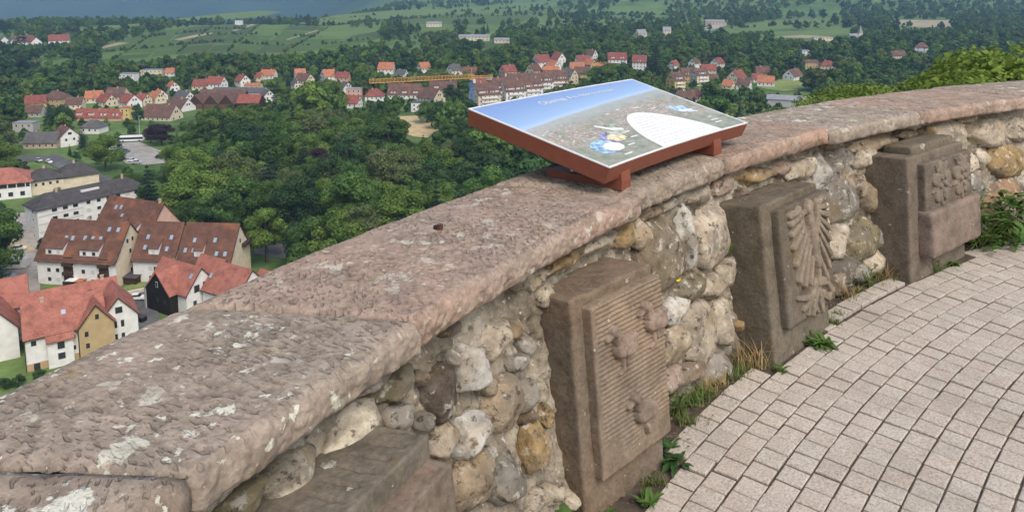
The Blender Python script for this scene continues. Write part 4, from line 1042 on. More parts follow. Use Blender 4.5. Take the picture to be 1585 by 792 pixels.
# --- four apartment houses with steep brown roofs
def apartments(loc, rz, L, D, e, r, units, label, gw=(), skies=(), floors=2, gcol='cream'):
    h = Bld('apartment_house', loc, rz, label, 'house', 'brown-roofed apartment houses')
    h.gable(0, L, 0, D, e, r, 'x', gcol, 'rust', .5, trim=True)
    sl = (r - e) / (D / 2)
    h.box('facade_strip', .0, L, -.14, -.02, 0, e - .9, WM['white'])
    b = MB(); b.prism([(-.3, -1.0, e - 1.1), (-.3, -.98, e - .85), (-.3, .1, e + .35), (-.3, .1, e)], (L + .6, 0, 0)); b.obj('pent_roof', RM['rust'], h.o)
    for u0, u1 in units: h.dormer(u0, u1, .35, e + .3, 2.3, e, 0, sl, sl * .5, 'white', 'rust')
    for u0, u1 in units:
        for k in range(floors):
            z = 1.6 + 2.75 * k
            for j in range(2): h.win('S', u0 + (u1 - u0) * (.2 + .5 * j), z, 1.25, 1.3, -.16, 'shutter' if random.random() < .6 else 'glass')
            bx = u1 + .2
            h.box('loggia', bx, bx + 3.0, -.24, -.15, z - 1.2, z + 1.2, WM['wood'])
            h.box('balcony', bx, bx + 3.0, -1.0, -.25, z - 1.25, z - .25, M['railing'])
    for u, z in gw: h.win('E', u, z, 1.1, 1.4, L + .02)
    for x, t in skies: h.skylight(x, D / 2 * t - .12, e + (r - e) * t + .34, sl)
    return h
h = apartments((-135.2, 207.6), -7.8, 24.4, 14, 8.0, 16.6, ((2.6, 8.0), (13.2, 19.0)), 'largest brown-roofed apartment house with loggias, nearest the left edge',
               ((5.5, 11.8), (7.8, 11.8), (6.5, 8.6), (6.5, 5.6), (6.5, 3.0)), ((5, .25), (12.8, .52), (15.2, .52), (17.6, .52), (19.2, .78), (22, .78), (7, .5), (9, .5)), 3)
h.chimney(11.5, 7.2, 16.6, .9); h.box('awning', 10.2, 13, -2.6, -.3, 2.2, 2.35, WM['white']); h.box('awning', 13.1, 15.4, -2.6, -.3, 2.2, 2.35, RM['oran']); h.done()
h = apartments((-108.3, 208.4), -5, 12.4, 12.5, 7.6, 15.8, ((4.6, 7.6),), 'small brown-roofed apartment house between two larger ones', (), ((3, .25), (9.6, .22), (10, .55), (3, .55)), 2)
h.box('fire_wall', 12.2, 12.75, -.3, 12.6, 0, 7.6, WM['cream']); h.done()
h = apartments((-94.6, 206.6), -5, 15.4, 13, 7.6, 16.0, ((4.6, 7.2),), 'brown and orange patched apartment house, rightmost with balcony gable', ((6.5, 11.2), (8.8, 9.2), (5, 3)), ((1.6, .22), (3.6, .5), (4.0, .22), (9.6, .52), (11.0, .15), (13.5, .15)), 2)
h.box('balcony', 15.4, 16.6, 7.4, 11.4, 9.0, 9.9, M['railing'])
h.done()
h = apartments((-131.5, 229.5), -22, 22.5, 15, 8.0, 17.2, ((8, 12), (14.5, 18)), 'rear brown-roofed apartment house before the white block', ((6.0, 10.6), (8.6, 10.6)), ((5, .7), (7, .72), (9, .5), (15, .3), (18, .3)), 2, 'pink')
h.chimney(21, 7.5, 17.2, 1.2); h.done()
# --- long white four-storey block
h = Bld('apartment_block', (-156, 241.6), 52, 'long white four-storey apartment block with dark grey hipped roof', 'building')
h.gable(0, 36, 0, 10.5, 11, 14.4, 'x', 'white', 'dkgrey', .6, .8)
for z in (1.6, 4.3, 7.0, 9.7):
    h.win('W', 3.4, z, .7, .9, -.02)
    for u in (5.2, 8.6, 11.8, 16.0, 19.4, 22.8, 26, 29.4, 32.6): h.win('S', u, z, 1.9 if u not in (16.0, 19.4) else 1.5, 1.3, -.02, 'glass' if random.random() < .85 else 'shutter')
for z in (3.0, 5.7, 8.4): h.box('spandrel_band', .3, 14, -.06, -.01, z - .3, z + .3, M['shutter'])
h.box('roof_hatch', 15, 21, 2.6, 4.2, 12.7, 13.6, M['frame']); h.chimney(8, 5, 14, 1.8); h.chimney(30, 5, 14, 1.8); h.done()
# --- yellow house behind it, white building with coral roof at the left edge
h = Bld('yellow_house', tuple(at(92, 292, GZ)[:2]), 40, 'pale cream house with dark hipped roofs behind the white block')
h.gable(-11, 1, -5, 5, 6, 9.4, 'x', 'cream', 'dkgrey', .6, .9); h.gable(-1, 14, -4.5, 6, 5.6, 9.6, 'x', 'cream', 'dkgrey', .6, .9)
h.row('S', -10, 0, 4, 4.2, -5.02); h.row('W', -4, 4, 2, 4.2, -11.02); h.chimney(-5, 0, 9.4, 1.2); h.chimney(6, .8, 9.6, 1.2); h.done()
h = Bld('school_building', tuple(at(8, 309, GZ)[:2]), 24, 'white building with coral hipped roof and dark window band at the left edge', 'building')
h.gable(-22, 9, 0, 16, 6.6, 10.8, 'x', 'white', 'coral', .8, .9); h.box('window_band', -21, 8.6, -.12, -.02, 4.5, 6.2, M['glass'])
for u in range(-20, 9, 3): h.box('mullion', u, u + .35, -.2, -.13, 4.5, 6.2, M['frame'])
h.row('S', -20, 8, 7, 1.9, -.02, 1.6, 1.7, 'glass', False); h.done()
# --- sheds and garages in the yard
h = Bld('white_camper', tuple(at(26, 415, GZ)[:2]), 8, 'white camper with ribbed roof parked in the yard', 'vehicle')
h.box('body', -3.2, 3.2, -1.3, 1.3, .5, 2.9, WM['white']); h.box('roof_box', -3.0, 3.0, -1.1, 1.1, 2.91, 3.2, M['frame']); h.box('side_window', -1.8, 1.6, -1.34, -1.305, 1.7, 2.4, M['glass'])
for x in (-2.0, 2.0): h.box('wheel', x - .35, x + .35, -1.32, 1.32, -.02, .49, M['black'])
h = Bld('retaining_wall', tuple(at(20, 372, GZ)[:2]), 12, 'grey concrete retaining wall beside the parked white car', 'wall')
h.box('wall', -9, 9, 0, .4, -.5, 2.4, WM['grey']); h.box('coping', -9.1, 9.1, -.08, .48, 2.402, 2.55, WM['stone'])
h = Bld('garden_shed', tuple(at(202, 437, GZ)[:2]), -12, 'small dark shed with grey lean-to roof beside the lawn', 'shed')
h.box('wall', -3, 3, -1.6, 1.6, -.2, 2.0, WM['wood'])
b = MB(); b.prism([(-3.3, -1.9, 2.002), (-3.3, 1.9, 2.4), (-3.3, 1.9, 2.6), (-3.3, -1.9, 2.2)], (6.6, 0, 0)); b.obj('roof', RM['dkgrey'], h.o); footprints.append((h.o.location.x, h.o.location.y, 4))
h = Bld('bin_store', tuple(at(217, 497, GZ)[:2]), -20, 'dark bin store beside the asphalt yard', 'shed')
h.box('wall', -1.5, 1.5, -.8, .8, -.1, 1.4, WM['black']); h.box('lid', -1.6, 1.6, -.9, .9, 1.402, 1.5, RM['dkgrey'])
h = Bld('yard_wall', tuple(at(222, 455, GZ)[:2]), 35, 'low pale wall curving round the white parked car', 'wall')
h.box('wall', -6, 5, 1.2, 1.5, -.3, 1.1, WM['cream']); h.box('cap', -6.05, 5.05, 1.12, 1.58, 1.102, 1.2, WM['white'])

# --- village houses: ridge px, total height, length, width, heading, roof, wall, label, style
HS = [
 (55, 148, 8.5, 12, 9, 25, 'dred', 'yellow', 'yellow house with red-brown roof, leftmost in the upper village'), (87, 141, 10, 14, 12, -8, 'brown', 'tan', 'big house with grey-brown hipped roof beside the yellow house', 'hip'),
 (54, 163, 7, 10, 8, 5, 'brown', 'grey', 'low brown roof with skylights below the yellow house'), (116, 151, 8, 10, 8, 10, 'brown', 'cream', 'brown roof half hidden by a light green tree at the upper left'),
 (146, 141, 8, 11, 9, 15, 'oran', 'cream', 'orange roof left of the big brown roof, upper left village'), (165, 146, 8, 11, 9, -30, 'dred', 'cream', 'house with pale right gable below the big brown roof'),
 (181, 136, 10, 13, 11, 0, 'brown', 'cream', 'tall brown roof with one white dormer, upper left village'), (201, 146, 9, 12, 10, -38, 'red', 'white', 'red roof with white three-window gable, upper left village'),
 (221, 145, 8, 8, 8, -20, 'red', 'cream', 'small red roof right of the white three-window gable'), (242, 142, 8, 10, 8, -35, 'oran', 'cream', 'orange roof with pale gable behind a conifer'),
 (155, 169, 6.5, 30, 9, -2, 'red', 'pink', 'long red-roofed building with four dormers', 'dorm'), (197, 166, 7.5, 6, 7, -2, 'oran', 'yellow', 'yellow flat-topped end of the long red-roofed building', 'flat'),
 (250, 162, 9, 20, 13, -12, 'brown', 'cream', 'wide brown roof with cream half-hipped gable and pale porch'), (145, 186, 7, 11, 9, -4, 'grey', 'white', 'white house with grey hipped roof above the park trees', 'hip'),
 (67, 205, 7.5, 16, 9, 6, 'grey', 'stone', 'tan stone house with grey slate roof and wooden shutters'), (101, 196, 9.5, 12, 9, -42, 'brown', 'white', 'white gabled house with arched dark windows, joined to the slate-roofed one', 'arch'),
 (40, 189, 5, 11, 7, 4, 'lgrey', 'grey', 'flat pale outbuilding among trees at the left', 'flat'),
 (267, 127, 8, 8, 7, -45, 'oran', 'white', 'narrow white gable with orange roof above the barns'), (247, 139, 7, 8, 8, -45, 'oran', 'white', 'low orange roof with white gable left of the barns'),
 (285, 141, 8, 14, 10, -35, 'grey', 'white', 'grey-brown roof with white right gable behind the barns'), (278, 152, 8, 15, 12, -25, 'brown', 'white', 'wide brown roof in front of the grey-roofed house'),
 (312, 123, 8, 12, 9, -5, 'dred', 'cream', 'low dark red roof left of the red roof with two dormers'), (335, 119, 10, 13, 10, -12, 'red', 'white', 'dark red roof with white dormer gables above the barns'),
 (375, 116, 9, 9, 9, -40, 'red', 'white', 'red roof with white balcony gable beside a light green tree'), (372, 136, 8, 38, 14, -3, 'grey', 'white', 'long grey metal roof behind the brown barns', 'low'), (413, 139, 8, 9, 8, -50, 'grey', 'white', 'white gable at the right end of the long grey roof'),
 (416, 108, 8, 12, 9, -5, 'oran', 'white', 'orange roof with pale wall, upper middle left'), (400, 113, 7, 6, 6, 0, 'red', 'cream', 'tiny red roof next to the orange roof, upper middle left'), (392, 129, 5, 12, 8, 0, 'oran', 'cream', 'flat orange roof just above the long grey roof', 'low'),
 (464, 107, 9, 9, 8, 25, 'oran', 'white', 'orange roof above the brown roof with cream gable'), (471, 114, 9, 13, 10, -28, 'brown', 'cream', 'brown roof with cream right gable behind the pines'), (458, 124, 7, 7, 6, -50, 'grey', 'cream', 'small pale gable behind the tall pines'),
 (508, 108, 9, 11, 10, 38, 'oran', 'white', 'orange roof with white left gable, upper middle'), (531, 112, 8, 11, 8, -5, 'dred', 'pink', 'dark red roof beside the orange one, upper middle'), (535, 127, 8, 8, 8, -50, 'grey', 'white', 'small bright white gable left of the crane tip'),
 (549, 137, 7, 11, 8, 0, 'lgrey', 'pink', 'flat pinkish block right of the big light green tree', 'flat'), (545, 148, 8, 11, 9, -10, 'red', 'white', 'red roof house below the pinkish block'),
 (598, 97, 10, 14, 11, -5, 'oran', 'white', 'bright orange roof house above the crane jib'), (656, 97, 9, 10, 9, 35, 'oran', 'white', 'orange-red roof with pale left gable above the crane jib'), (622, 108, 6, 9, 7, -20, 'grey', 'white', 'low grey roof below the two orange-roofed houses'),
 (703, 100, 9, 11, 10, 40, 'grey', 'white', 'grey roofs with white left gable above the crane jib'), (727, 104, 8, 13, 9, 0, 'brown', 'tan', 'brown roof with orange front behind the crane head'), (580, 138, 8, 13, 11, 5, 'dred', 'white', 'small hipped red-brown roof left of the long brown roof', 'hip'),
 (627, 130, 10, 24, 14, 2, 'brown', 'white', 'long brown roof with three tiny dormers below the crane jib', 'dorm'), (686, 126, 10, 20, 11, 4, 'brown', 'white', 'brown-roofed white house with long dormers under the jib', 'dorm'), (667, 137, 10, 16, 12, -38, 'brown', 'cream', 'brown roof with cream right gable below the jib'),
 (651, 158, 6, 11, 8, -5, 'grey', 'white', 'plain white block between trees below the long brown roof', 'flat'),
 (750, 127, 15, 13, 13, 28, 'brown', 'cream', 'tall cream gable beside the crane mast', 'bal'), (741, 122, 12, 10, 10, 28, 'dred', 'pink', 'pinkish house with red roof behind the crane mast'), (776, 120, 15, 12, 13, 28, 'brown', 'pink', 'terraced house with salmon gable, second from the crane mast', 'bal'),
 (792, 124, 14, 12, 12, 25, 'brown', 'white', 'terraced white house, third from the crane mast', 'bal'), (786, 101, 13, 12, 10, 32, 'dred', 'pink', 'pink house with dark red roof above the terrace row'), (802, 114, 13, 13, 12, 22, 'brown', 'white', 'brown-roofed terrace house behind the row, left part', 'bal'),
 (820, 120, 13, 12, 12, 22, 'brown', 'white', 'terraced house with grey-brown roof, middle of the row', 'bal'), (837, 113, 12, 13, 11, 18, 'brown', 'white', 'terraced house left of the wide brown roof', 'bal'), (858, 109, 12, 15, 12, 12, 'brown', 'pink', 'wide brown terrace roof with white dormer and pink bay', 'bal'),
 (838, 85, 13, 15, 13, 28, 'dred', 'white', 'big dark red roof at the top of the central village'), (864, 82, 13, 10, 12, -45, 'dred', 'white', 'white gable with dark red roof at the top of the village'), (857, 94, 11, 10, 10, -48, 'oran', 'white', 'white pointed gable between orange roofs, central village'),
 (826, 99, 11, 10, 11, 45, 'rust', 'cream', 'cream gable below the big dark red roof'), (852, 103, 9, 14, 9, 5, 'oran', 'cream', 'orange roof band in the middle of the central village'), (881, 107, 12, 11, 11, -40, 'grey', 'cream', 'dark grey roof with beige right gable, central village'),
 (899, 104, 10, 11, 10, -5, 'brown', 'tan', 'brown roof just left of the round light green tree'), (893, 97, 10, 13, 10, 5, 'oran', 'cream', 'wide orange roof behind the dark grey roof'), (902, 86, 12, 13, 10, 12, 'dred', 'white', 'dark red roof right of the white gable, village top'),
 (915, 77, 13, 10, 11, -35, 'brown', 'white', 'highest white gable of the central village'), (914, 92, 11, 9, 9, -48, 'oran', 'tan', 'orange gable in front of the long dark red roof'), (955, 82, 14, 18, 12, 0, 'dred', 'white', 'long dark red roof with white skylights', 'dorm'),
 (990, 86, 14, 13, 12, -10, 'dred', 'white', 'dark red roof with white right edge beside the tall conifer', 'dorm'), (930, 97, 8, 18, 9, 2, 'oran', 'cream', 'low orange roof strip above the round light green tree'),
 (1043, 94, 8, 8, 8, 40, 'red', 'white', 'small white house right of the tall conifer'), (1075, 91, 9, 9, 8, 45, 'brown', 'white', 'white gable left of two, above the yellow house'), (1111, 90, 9, 11, 9, 42, 'dred', 'white', 'white gable with red-brown roof, above the yellow house'),
 (1064, 105, 12, 14, 12, 22, 'brown', 'yellow', 'yellow apartment house with brown roof and dormers', 'dorm'), (1046, 112, 12, 8, 10, 25, 'brown', 'yellow', 'left wing of the yellow apartment house', 'bal'), (1083, 106, 11, 9, 9, 20, 'brown', 'cream', 'brown-roofed right wing next to the yellow apartment house', 'bal'),
 (1097, 100, 10, 13, 9, -12, 'red', 'cream', 'red roof behind the yellow apartment house'), (1103, 115, 8, 9, 8, -5, 'brown', 'cream', 'low brown roof right of the yellow apartment house'),
 (1141, 109, 10, 12, 12, 40, 'dred', 'cream', 'big red-brown roof with cream left gable, right village'), (1128, 124, 7, 8, 8, -35, 'oran', 'cream', 'small orange roof below the big red-brown roof'), (1152, 122, 8, 10, 9, -30, 'brown', 'white', 'brown roof with white right gable, right village'),
 (1180, 103, 9, 12, 10, 0, 'brown', 'tan', 'dark brown roof behind the bright orange roof'), (1186, 118, 8, 13, 9, -22, 'oran', 'white', 'bright orange roof with white right gable and chimney'), (1171, 114, 7, 8, 8, 0, 'dred', 'cream', 'dark roof left of the bright orange roof'),
 (1228, 107, 9, 14, 11, 38, 'brown', 'white', 'white left gable with round window, right village', 'arch'), (1253, 93, 8, 14, 10, 10, 'brown', 'tan', 'faded brown roof among trees, far right village', 'low'), (1281, 94, 9, 14, 11, -10, 'dred', 'cream', 'red-brown roof among trees, far right village', 'hip'),
 (1061, 141, 8, 13, 10, 10, 'brown', 'white', 'dark brown roof showing above the panel corner'), (1078, 139, 7, 9, 8, -20, 'brown', 'white', 'small dark brown roof right of the panel corner'),
 (1427, 66, 15, 13, 13, -30, 'brown', 'white', 'white villa with tall hipped brown roof in the woods', 'hip'), (1389, 79, 10, 16, 9, 10, 'brown', 'cream', 'low brown roof left of the white villa'), (1523, 82, 9, 12, 12, 0, 'dred', 'tan', 'rounded brown hipped roof at the right above the bushes', 'hip'),
 (37, 55, 12, 22, 16, 20, 'brown', 'white', 'pale brown roofs of a far farm at the top left'), (53, 58, 10, 14, 12, -42, 'red', 'white', 'far red roof with white gable at the top left'), (91, 54, 11, 24, 15, 25, 'dred', 'white', 'far house with reddish roof right of the two poplars'), (5, 57, 9, 12, 12, -45, 'grey', 'white', 'far white gable at the left edge'), (20, 59, 8, 10, 10, -40, 'grey', 'white', 'second far white gable near the left edge'),
 (199, 114, 6, 14, 8, -5, 'lgrey', 'white', 'small pale hut in the woods below the vineyards', 'flat'), (236, 108, 6, 18, 8, 5, 'lgrey', 'cream', 'pale shed in the woods below the vineyards', 'flat'), (370, 32, 8, 12, 10, 5, 'lgrey', 'white', 'far white hut at the top of the vineyards', 'flat'),
 (672, 34, 9, 26, 14, 4, 'lgrey', 'cream', 'far beige farm buildings in the upper middle', 'low'), (734, 54, 8, 42, 14, 0, 'lgrey', 'cream', 'long far white building in the upper middle woods', 'low'), (777, 59, 7, 20, 12, 0, 'lgrey', 'cream', 'short far white building right of the long one', 'low'),
 (992, 46, 11, 14, 12, 20, 'lgrey', 'cream', 'far cream house in the upper middle woods'), (1032, 42, 12, 12, 10, 0, 'lgrey', 'cream', 'far tall cream house in the upper middle woods'),
 (1106, 31, 10, 34, 16, -5, 'lgrey', 'stone', 'far farm by the pale road, upper right', 'low'), 
 (1246, 78, 6, 9, 7, 0, 'lgrey', 'white', 'small white hut in the woods, right', 'flat'), (1273, 58, 5, 26, 8, 0, 'lgrey', 'cream', 'pale low building below the right vineyard', 'flat'), (264, 106, 7, 8, 7, 10, 'oran', 'white', 'tiny orange roof alone in the woods, left'),
]
random.seed(21)
for i, rec in enumerate(HS):
    x, y, ht, L, Wd, hd, rf, wl, lab = rec[:9]; sty = rec[9] if len(rec) > 9 else ''
    if sty == 'bal': ht, L, Wd = ht * 1.22, L * 1.25, Wd * 1.15
    p = at(x, y, GZ + ht); far = p[1] > 800
    h = Bld('village_house', p[:2], hd, lab, 'house', 'houses of the village in the valley')
    pitch = {'low': .35, 'hip': .75}.get(sty, .98); e = max(2.2, ht - Wd / 2 * pitch)
    if e > 3.2 and sty not in ('low',): e = min(e, ht - 3)
    if sty == 'flat': h.flat(-L / 2, L / 2, -Wd / 2, Wd / 2, ht, wl, rf); e = ht
    elif sty == 'hip': h.gable(-L / 2, L / 2, -Wd / 2, Wd / 2, e, ht, 'x', wl, rf, .5, .8)
    else: h.gable(-L / 2, L / 2, -Wd / 2, Wd / 2, e, ht, 'x', wl, rf, .45)
    sl = (ht - e) / (Wd / 2)
    nf = max(1, int(e / 2.7)); nw = max(2, int(L / (3.2 if not far else 5)))
    for k in range(nf):
        z = e - 1.5 - 2.7 * k
        if z < .8: break
        h.row('S', -L / 2 + .4, L / 2 - .4, nw, z, -Wd / 2 - .02, 1.1, 1.3, 'glass', not far)
        if abs(hd) > 8:
            f = 'E' if hd < 0 else 'W'; h.row(f, -Wd / 2 + .8, Wd / 2 - .8, 2, z, (L / 2 + .02) * (1 if hd < 0 else -1), 1.0, 1.25, 'glass', False)
    if abs(hd) > 8 and sty not in ('flat', 'hip', 'low') and not far:
        f = 'E' if hd < 0 else 'W'; u_ = (L / 2 + .02) * (1 if hd < 0 else -1)
        h.row(f, -1.8, 1.8, 2 if sty != 'arch' else 1, e + (ht - e) * .36, u_, 1.0 if sty != 'arch' else 1.7, 1.3, 'glass', False)
    if sty in ('dorm', 'bal') and sl > .3:
        nd = max(1, int(L / 7)); dw = min(3.2, L / nd * .5) if sty == 'dorm' else min(6, L * .55)
        for k in range(nd):
            cx = -L / 2 + L * (k + .5) / nd; h.dormer(cx - dw / 2, cx + dw / 2, -Wd / 2 + .8, e + .8 * sl, 1.7, e, -Wd / 2, sl, sl * .35, 'white', rf)
    if sty == 'bal':
        for k in range(nf):
            z = e - 2.6 - 2.7 * k
            if z > .4: h.box('balcony', -L * .35, L * .35, -Wd / 2 - 1.2, -Wd / 2 - .05, z, z + 1.0, WM['white'])
    if sty not in ('flat', 'low') and not far: h.chimney(L * random.uniform(-.3, .3), random.uniform(-.6, .6), ht - .4, 1.2)
    h.done()
# --- brown timber barns: three gables side by side with a red-roofed end
p = at(345, 146, GZ + 9); h = Bld('timber_barn', p[:2], -3, 'brown timber barns with three pointed gables and a red-roofed right end', 'barn')
for k in range(3): h.gable(-21 + 10.5 * k, -10.7 + 10.5 * k, -7.5, 8, 3.4, 9.3, 'y', 'wood', 'brown', .3)
h.gable(11, 26, -5, 8, 4, 8.6, 'x', 'wood', 'red'); h.gable(-21, 11, 7, 18, 4, 10, 'x', 'wood', 'brown')
for k in range(3): h.box('barn_front', -20.6 + 10.5 * k, -11.1 + 10.5 * k, -7.62, -7.52, 0, 3.3, mat_plain('brown_boards', (.12, .06, .038), .85, 1.5, .25))
h.done()
# --- white shed roof and church spire
p = at(1233, 150, GZ + 6); h = Bld('sports_hall', p[:2], -20, 'broad white metal shed roof in the trees at the right', 'building')
h.gable(-19, 19, -11, 11, 5, 6.4, 'x', 'grey', 'lgrey', .5)
for k in range(12): h.box('roof_seam', -18.6 + 3.3 * k, -18.4 + 3.3 * k, -11.2, -.3, 6.6, 6.62, M['frame']) if False else None
h.done()
p = at(1324, 58, GZ + 4); h = Bld('chapel', p[:2], 5, 'pale chapel with a pointed spire beside the right vineyard', 'church')
h.gable(-9, 4, -4, 4, 5, 9, 'x', 'cream', 'lgrey'); h.box('tower', 4.05, 9, -2.5, 2.5, -.5, 10, WM['cream'])
b = MB(); b.add([(3.8, -2.8, 10), (9.3, -2.8, 10), (9.3, 2.8, 10), (3.8, 2.8, 10), (6.5, 0, 21)], [(3, 2, 1, 0), (0, 1, 4), (1, 2, 4), (2, 3, 4), (3, 0, 4)]); b.obj('spire', RM['lgrey'], h.o); h.reg([(0, 0, 2), (9, 0, 20)]); h.done()
# ================================================================== CRANE
M['crane_y'] = mat_plain('yellow_paint', (.52, .29, .08), .5, 2, .1); M['crane_b'] = mat_plain('blue_paint', (.07, .17, .42), .5, 2, .1)
jz = GZ + 27.5; jl = at(572, 129, jz); jr = at(763, 119.5, jz); jm = at(730, 121, jz)
crane = empty('tower_crane', (jm[0], jm[1], GZ)); tag(crane, 'yellow tower crane with blue lattice mast above the village roofs', 'crane')
def lattice(mb, A, B, w, hgt, n, r, tri=True):
    A = np.array(A); B = np.array(B); d = (B - A) / n; ax = d / np.linalg.norm(d)
    if tri: s = np.array([-ax[1], ax[0], 0]) * w; up = np.array([0, 0, hgt]); ch = [-s, s, up]
    else: ch = [np.array(c) for c in ((-w, -w, 0), (w, -w, 0), (w, w, 0), (-w, w, 0))]
    for c in ch: mb.bar(A + c, B + c, r)
    for k in range(n):
        p = A + d * k; q = A + d * (k + 1); m_ = len(ch)
        for i in range(m_):
            mb.bar(p + ch[i], q + ch[(i + 1) % m_], r * .6); mb.bar(p + ch[i], p + ch[(i + 1) % m_], r * .6)
lo = lambda p: np.array([p[0] - jm[0], p[1] - jm[1], p[2] - GZ])
mb = MB(); lattice(mb, lo(jl), lo(jm), .8, 2.2, 30, .17); lattice(mb, lo(jm) + np.array([.3, 0, 0]), lo(jr), .7, 1.2, 8, .15); mb.obj('jib', M['crane_y'], crane)
mb = MB(); lattice(mb, (0, 0, 0), (0, 0, 26.4), 1.0, 0, 13, .24, False); mb.obj('mast', M['crane_b'], crane)
mb = MB(); mb.box(-1.1, 1.1, -1.1, 1.1, 26.4, 27.4); mb.obj('slewing_ring', M['crane_y'], crane)
mb = MB(); mb.bar((0, 0, 28), (0, 0, 33.5), .3, 4, .12); mb.obj('head', M['crane_y'], crane)
mb = MB(); mb.bar((0, 0, 33.4), tuple(lo(jl) * .62 + np.array([0, 0, (1 - .62) * 0 + 12.3])), .06); mb.bar((0, 0, 33.4), tuple(lo(jr) + np.array([0, 0, 1.2])), .06); mb.obj('tie_rod', M['crane_y'], crane)
q = lo(jr); mb = MB(); mb.box(q[0] - 4.2, q[0] - .6, q[1] - 1.0, q[1] + 1.0, q[2] - 1.7, q[2] - .1); mb.obj('counterweight', WM['grey'], crane)
mb = MB(); mb.box(.95, 2.4, -1.6, .2, 24.6, 26.8); mb.obj('cabin', M['frame'], crane)
house_boxes.append((572, 770, 112, 134, jm[1] - 40)); house_boxes.append((722, 738, 112, 168, jm[1]))
# ================================================================== VEHICLES, LAMPS
paint = {k: mat_plain(k + '_car_paint', c, .3, 1, .03, .5) for k, c in dict(white=(.72, .72, .72), silver=(.4, .41, .42), blue=(.07, .13, .25), black=(.03, .03, .035), red=(.3, .04, .03)).items()}
def car(x, y, rz, c, label, name='parked_car'):
    o = empty(name, (*at(x, y, GZ)[:2], GZ + .42), math.radians(rz)); tag(o, label, 'car', 'cars parked in the valley')
    prof = [(-2.1, .25), (-2.12, .75), (-1.9, .9), (-1.35, .95), (1.0, .95), (1.95, .8), (2.1, .6), (2.1, .25)]
    b = MB(); b.prism([(px_, -.85, pz) for px_, pz in prof], (0, 1.7, 0)); b.obj('body', paint[c], o)
    cab = [(-1.75, .93), (-1.35, 1.42), (.25, 1.45), (1.0, .94)]
    b = MB(); b.prism([(px_, -.74, pz) for px_, pz in cab], (0, 1.48, 0)); b.obj('cabin', M['glass'], o)
    b = MB(); b.prism([(-1.38, -.72, 1.43), (-1.3, -.72, 1.49), (.2, -.72, 1.5), (.28, -.72, 1.46)], (0, 1.44, 0)); b.obj('car_roof', paint[c], o)
    for wx in (-1.3, 1.3):
        for wy in (-.86, .66):
            b = MB(); b.bar((wx, wy, .0), (wx, wy + .2, .0), .33, 10); b.obj('wheel', M['black'], o)
car(213, 465, 5, 'white', 'white car parked in the small asphalt yard by the dark barn'); car(4, 362, 8, 'white', 'white car at the left edge above the retaining wall')
for x, y, rz, c, l in ((177, 233, 20, 'white', 'white car at the left end of the car park'), (186, 229, 20, 'silver', 'silver car second in the car park'), (205, 251, 15, 'white', 'white car in the front row of the car park, left'), (212, 254, 15, 'silver', 'silver car in the front row of the car park, right'),
                       (250, 240, -20, 'white', 'white car at the right end of the car park'), (257, 245, -20, 'white', 'second white car at the right end of the car park'), (247, 246, -20, 'black', 'black car at the right end of the car park'), (195, 236, 25, 'blue', 'blue car in the middle of the car park'),
                       (14, 242, 10, 'white', 'white car on the cross street, right of two'), (4, 244, 10, 'white', 'white car on the cross street, at the left edge'), (60, 251, -35, 'silver', 'silver car at the top of the street'), (76, 253, -40, 'white', 'white car parked along the street'), (100, 264, -40, 'silver', 'silver car further down the street'),
                       (12, 432, 10, 'silver', 'silver car in the parking yard'), (30, 388, 8, 'white', 'white car beside the camper')): car(x, y, rz, c, l)
o = empty('bus', (*at(204, 219, GZ)[:2], GZ), math.radians(12)); tag(o, 'white bus with dark windows beside the car park lamp', 'bus')
b = MB(); b.box(-6, 6, -1.25, 1.25, .45, 3.2); b.obj('body', paint['white'], o); b = MB(); b.box(-5.8, 5.8, -1.29, -1.255, 1.4, 2.5); b.obj('window_band', M['glass'], o)
for wx in (-4, 4):
    b = MB(); b.bar((wx, -1.27, .48), (wx, 1.27, .48), .48, 12); b.obj('wheel', M['black'], o)
M['lamp'] = mat_plain('grey_steel', (.45, .46, .46), .5, 3, .05)
for x, y, ht, l in ((217, 217, 13, 'tall lamp post by the bus'), (250, 222, 8, 'short lamp post beside the lawn'), (2, 372, 11, 'dark lamp post at the left edge before the coral-roofed building')):
    o = empty('street_lamp', (*at(x, y, GZ)[:2], GZ)); tag(o, l, 'street lamp', 'street lamps in the valley')
    b = MB(); b.bar((0, 0, -.2), (0, 0, ht), .14, 6, .08); b.obj('pole', M['lamp'], o); b = MB(); b.box(-.15, 1.5, -.15, .15, ht, ht + .18); b.obj('lamp_head', M['lamp'], o)
o = empty('blue_canopy', (*at(20, 228, GZ)[:2], GZ)); tag(o, 'small bright blue canopy by the cross street at the left', 'canopy')
b = MB(); b.prism([(-4, -2.5, 2.6), (-4, 0, 3.3), (-4, 2.5, 2.6), (-4, 2.5, 2.5), (-4, 0, 3.2), (-4, -2.5, 2.5)], (8, 0, 0)); b.obj('roof', mat_plain('blue_sheet', (.10, .27, .5), .5, 1, .08), o)
for x_ in (-3.8, 3.8):
    for y_ in (-2.3, 2.3): b = MB(); b.bar((x_, y_, 0), (x_, y_, 2.55), .07); b.obj('post', M['lamp'], o)
